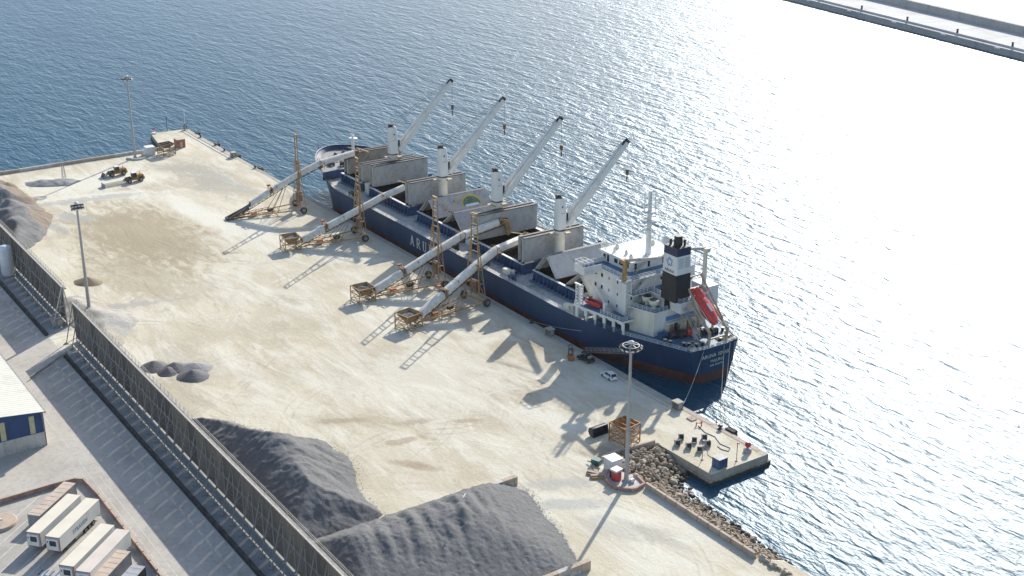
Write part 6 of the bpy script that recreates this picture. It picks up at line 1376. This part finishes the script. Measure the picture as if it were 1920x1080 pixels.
# far pier tip: beacon, posts, lifebuoy stand
c = thing('pier_beacon', 'slim white beacon pole on a caged base at the far pier tip', 'beacon', (-310.6, -1.4, 0)); MB().tube((0, 0, 0), (0, 0, 7.2), .16, .1, 8).build('pole', 'rail_white', c); b = MB()
for k in range(4): a0 = R(90 * k + 45); b.bar((1.0 * math.cos(a0), 1.0 * math.sin(a0), 0), (.3 * math.cos(a0), .3 * math.sin(a0), 2.4), .14)
for z in (.5, 1.3): b.lathe((0, 0, z), [(1.0 - .25 * z, 0), (1.05 - .25 * z, .1)], 8)
b.build('cage', 'dark_steel', c); MB().lathe((0, 0, 7.2), [(.25, 0), (.3, .4), (.1, .6)], 8).bar((-.5, 0, 6.6), (.5, 0, 6.6), .08).build('lantern', 'rail_white', c)
c = thing('signal_post', 'thin dark post standing on the far pier edge', 'post', (-313.0, -7.6, 0)); MB().tube((0, 0, 0), (0, 0, 5.4), .1, n=8).build('pole', 'dark_steel', c); MB().box((0, 0, 5.2), (.3, .3, .6)).build('signal_box', 'dark_steel', c)
c = thing('lifebuoy_stand', 'low white block with red lifebuoy marker on the far pier corner', 'marker', (-312.0, -13.2, 0)); MB().bx(-.9, .9, -.6, .6, 0, .5).build('block', 'rail_white', c); MB().box((0, 0, 1.9), (.2, 1.2, .5)).build('marker_board', 'valve_red', c); MB().tube((0, 0, .5), (0, 0, 1.8), .07, n=6).build('post', 'valve_red', c)
c = thing('lattice_pole', 'short grey lattice pole standing before the far parapet', 'pole', (-273.0, -58.6, 0)); b = MB()
for x, y in ((-.55, -.55), (.55, -.55), (.55, .55), (-.55, .55)): b.bar((x, y, 0), (x * .45, y * .45, 5.2), .09)
for k in range(5):
    z = .3 + k; w = .55 - .06 * k
    for (x, y), (x2, y2) in zip(((-1, -1), (1, -1), (1, 1), (-1, 1)), ((1, -1), (1, 1), (-1, 1), (-1, -1))): b.bar((x * w, y * w, z), (x2 * w, y2 * w, z), .06); b.bar((x * w, y * w, z), (x2 * w, y2 * w, z + 1), .05)
b.tube((0, 0, 5), (0, 0, 7.4), .05, n=6).build('lattice', 'mast_grey', c)
# concrete strips along the far pier
for y0, y1 in ((-3.4, -2.9), (-1.9, -1.55)): MB().bx(-309, -262, y0, y1, -.05, .14).build('kerb', 'pale_wall', qw)

# ---------------------------------------------------------------- rock cove
m_concrete('rock_tan', (0.36, 0.285, 0.20), 0.8, .05, tide=-1.5); m_concrete('rock_brown', (0.22, 0.165, 0.115), 0.8, .05, tide=-1.5); m_concrete('rock_pale', (0.43, 0.37, 0.285), 0.8, .05, tide=-1.5)
rv = thing('rock_revetment', 'bank of tumbled tan boulders sloping from the parapet down to the water', 'rocks', (0, -24, 0))
def bank(x, y):   # surface height of the bank: falls from the parapet towards the pier and the sea
    if x < -4: t = (y + 28.4) / 12.5; s_ = (x + 16.4) / 12.0; return .5 - 3.6 * max(0, .55 * t + .75 * s_ - .55) - .5 * max(0, t)
    w = 9.5 - .075 * (x - 4) ; return .35 - 3.6 * max(0, (y + 28.2) / w)
MB().grid(60, 20, lambda u, v: (-16.2 + 50 * u, -28.5 + 13.0 * v, bank(-16.2 + 50 * u, -28.5 + 13.0 * v) - .45 + .25 * noise.noise(Vector((u * 40, v * 10, 0))))).build('rubble_core', 'rock_brown', rv, (0, -24, 0), fixn=False)
def rock_mesh(seed):
    bm = bmesh.new(); bmesh.ops.create_icosphere(bm, subdivisions=2, radius=1.0)
    sx_ = (1.0, .78, .62)
    for v in bm.verts:
        d_ = v.co.normalized(); k = 1 + .42 * noise.noise(d_ * 1.3 + Vector((seed * 7.1, 0, 0))) + .16 * noise.noise(d_ * 3.1 + Vector((0, seed * 3.3, 0)))
        v.co = Vector((d_.x * sx_[0], d_.y * sx_[1], d_.z * sx_[2])) * k
        for n_ in ((.5, .3, .8), (-.7, .4, .5), (.2, -.8, .55), (.9, -.1, .3)):
            nv = Vector(n_).normalized(); e_ = v.co.dot(nv) - .5
            if e_ > 0: v.co -= nv * e_ * .85
    me = bpy.data.meshes.new('rock'); bm.to_mesh(me); bm.free(); return me
RM = []
for i in range(9):
    me = rock_mesh(i + 1); me.materials.append(MATS[('rock_tan', 'rock_brown', 'rock_pale')[i % 3]]); RM.append(me)
spots = []; rr_ = random.Random(11); tries = 0
while len(spots) < 285 and tries < 60000:
    tries += 1; x = rr_.uniform(-15.8, 33); y = rr_.uniform(-28.2, -15.9)
    if x > -4 and y > -28.2 + 9.0 - .09 * max(0, x - 4): continue
    z = bank(x, y)
    if z < -3.0: continue
    r_ = rr_.choice((.45, .6, .75, .9, 1.2)) if x < 2 else rr_.choice((.4, .5, .65, .85))
    if all((x - a) ** 2 + (y - c) ** 2 > (.74 * (r_ + q)) ** 2 for a, c, q in spots):
        spots.append((x, y, r_))
        o = bpy.data.objects.new('rock', RM[rr_.randrange(9)]); COL.objects.link(o); o.parent = rv
        o.location = (x, y + 24, z + .1 * r_); o.scale = (r_ * 1.15, r_ * 1.1, r_); o.rotation_euler = (rr_.uniform(-.4, .4), rr_.uniform(-.4, .4), rr_.uniform(0, 6.28))
b = MB()   # small stones between, too small to pick apart
for k in range(900):
    x = rr_.uniform(-16, 34); y = rr_.uniform(-28.3, -16.2)
    if x > -4 and y > -28.2 + 9.6 - .09 * max(0, x - 4): continue
    z = bank(x, y); r_ = rr_.uniform(.18, .42); a0 = rr_.uniform(0, 6)
    b.loft([[(x + r_ * q * math.cos(a0 + j * 1.257) * 1.2, y + r_ * q * math.sin(a0 + j * 1.257), z + zz * r_) for j in range(5)] for q, zz in ((.8, -.6), (1, .1), (.5, .75))], smooth=False)
o = b.build('small_stones', 'rock_tan', rv, (0, -24, 0)); o['kind'] = 'stuff'
# parapets round the cove
def wall_line(name, pts, h, w, label, mat='wall_concrete', L=3.0):
    c = thing(name, label, 'wall', (*pts[0], 0)); o0 = (*pts[0], 0)
    for a, e in zip(pts, pts[1:]):
        a = Vector((*a, h / 2)); e = Vector((*e, h / 2)); k = max(1, round((e - a).length / L))
        for i in range(k): MB().bar(a.lerp(e, i / k + .003), a.lerp(e, (i + 1) / k - .003), w, h).build('wall_block', mat, c, o0)
    return c
wall_line('cove_parapet', [(-15.9, -16.3), (-16.9, -27.4), (-16.2, -29.6)], 1.0, .45, 'low parapet between the orange hopper and the boulders')
wall_line('shore_parapet', [(-3.4, -28.9), (26.3, -28.9)], 1.15, .55, 'long straight parapet between the open yard and the boulder bank')
ring = [(-4.0, -28.9)] + [(-7.6 + 4.3 * math.cos(R(a)), -30.6 + 3.6 * math.sin(R(a))) for a in range(-10, -215, -18)]
wall_line('mast_island_wall', [(-8.0, -27.9), (-4.0, -28.75)] + ring[1:], .75, .4, 'curved pinkish kerb wall round the mast and red tank', 'brick_pink', 1.6)
o = MB().add([(x, y, .3) for x, y in [(-8.4, -28.2), (-4.3, -29.0)] + ring[1:-1]], [list(range(len(ring)))]).build('mast_island', 'pale_wall', fixn=True); tag(o, kind='structure')
hut((-12.4, -29.8, 0), (2.6, 2.6, 2.6), R(0), 'white utility hut beside the mast at the rock cove', 'hut_white', 'rail_white')
c = thing('red_tank', 'red plastic tank with white lid beside the cove mast', 'tank', (-8.6, -32.0, .3), R(10)); MB().lathe((0, 0, 0), [(.95, 0), (1.0, .2), (1.0, 1.7), (.8, 2.0)], 14).build('shell', 'valve_red', c); MB().bx(-.85, .85, -.95, .95, 2.0, 2.35).build('lid', 'rail_white', c); MB().bx(-1.2, -.9, -.6, .6, .2, 1.9).build('rear_frame', 'dark_steel', c)
c = thing('white_drum', 'small white drum at the foot of the cove mast', 'drum', (-6.0, -30.2, .3)); MB().tube((0, -.4, .4), (0, .4, .4), .38, n=12).build('barrel', 'rail_white', c); MB().tube((0, -.45, .4), (0, -.4, .4), .2, n=10).build('cap', 'container_side', c)
pm('pump_green', (0.02, 0.11, 0.10), 0.5, 0.2)
c = thing('pump_set', 'green wheeled pump set parked beside the white hut at the cove', 'pump', (-15.4, -31.6, 0), R(200)); MB().bx(-.9, .9, -.6, .6, .5, 1.5).build('housing', 'pump_green', c); MB().bar((.9, -.3, .6), (2.2, 0, .4), .12).bar((.9, .3, .6), (2.2, 0, .4), .12).build('drawbar', 'pump_green', c)
for y in (-.7, .7): wheel(c, (-.1, y, .38), .38, .22)
for i, (x, y, rz, l) in enumerate(((-12.9, -34.0, 30, 'weathered timber baulk lying by the curved kerb wall'), (-11.6, -34.0, 60, 'shorter timber baulk leaning on the curved kerb wall'), (-14.2, -33.0, -20, 'concrete slab dumped beside the green pump set'))):
    c = thing('timber_baulk' if i < 2 else 'dumped_slab', l, 'timber' if i < 2 else 'slab', (x, y, 0), R(rz)); MB().bx(-1.5, 1.5, -.35, .35, 0, .6).build('beam', 'wall_concrete', c); MB().bx(-1.45, 1.45, -.8, -.42, 0, .4).build('offcut', 'rust_yellow' if i < 2 else 'pale_wall', c)
# concrete ramp by the far end of the bank
o = MB().add([(26.6, -28.5, .01), (30, -25.4, .01), (36, -24.8, -1.6), (39, -22.6, -2.6), (33.5, -22.4, -2.6), (29, -24.4, -.6)], [[0, 1, 5], [1, 2, 3, 4, 5]]).build('boat_ramp', 'pale_wall'); tag(o, kind='structure')
# a gull over the slate pile
pm('feather', (0.75, 0.75, 0.74), 0.7, 0.05)
c = thing('gull', 'white gull gliding low over the slate grey gravel pile', 'bird', (-6.2, -68.0, 9.5), R(40))
MB().loft([[(x, r_ * math.cos(a), r_ * .8 * math.sin(a)) for a in [2 * math.pi * i / 8 for i in range(8)]] for x, r_ in ((-.38, .02), (-.2, .08), (.05, .11), (.25, .07), (.36, .05), (.44, .01))]).build('body', 'feather', c)
for s_ in (-1, 1): MB().loft([[(.12, s_ * .06, .05), (-.1, s_ * .06, .05), (.02, s_ * .06, .08)], [(.16, s_ * .42, .18), (-.06, s_ * .42, .18), (.05, s_ * .42, .2)], [(.0, s_ * .8, .08), (-.08, s_ * .8, .08), (-.04, s_ * .8, .09)]]).build('wing', 'feather', c)

# ---------------------------------------------------------------- sea haze
hz = MB().bx(-1400, 420, -620, 900, -10.5, 131.0).build('haze', 'paint_white'); hz.data.materials.clear()
hm = bpy.data.materials.new('haze_air'); hm.use_nodes = True; hm.node_tree.nodes.clear(); MATS['haze_air'] = hm
ho = hm.node_tree.nodes.new('ShaderNodeOutputMaterial'); hv = hm.node_tree.nodes.new('ShaderNodeVolumePrincipled')
hv.inputs['Color'].default_value = (0.93, 0.95, 0.97, 1); hv.inputs['Density'].default_value = 0.00003; hv.inputs['Anisotropy'].default_value = 0.45
hm.node_tree.links.new(hv.outputs[0], ho.inputs['Volume']); hz.data.materials.append(hm); tag(hz, kind='stuff')
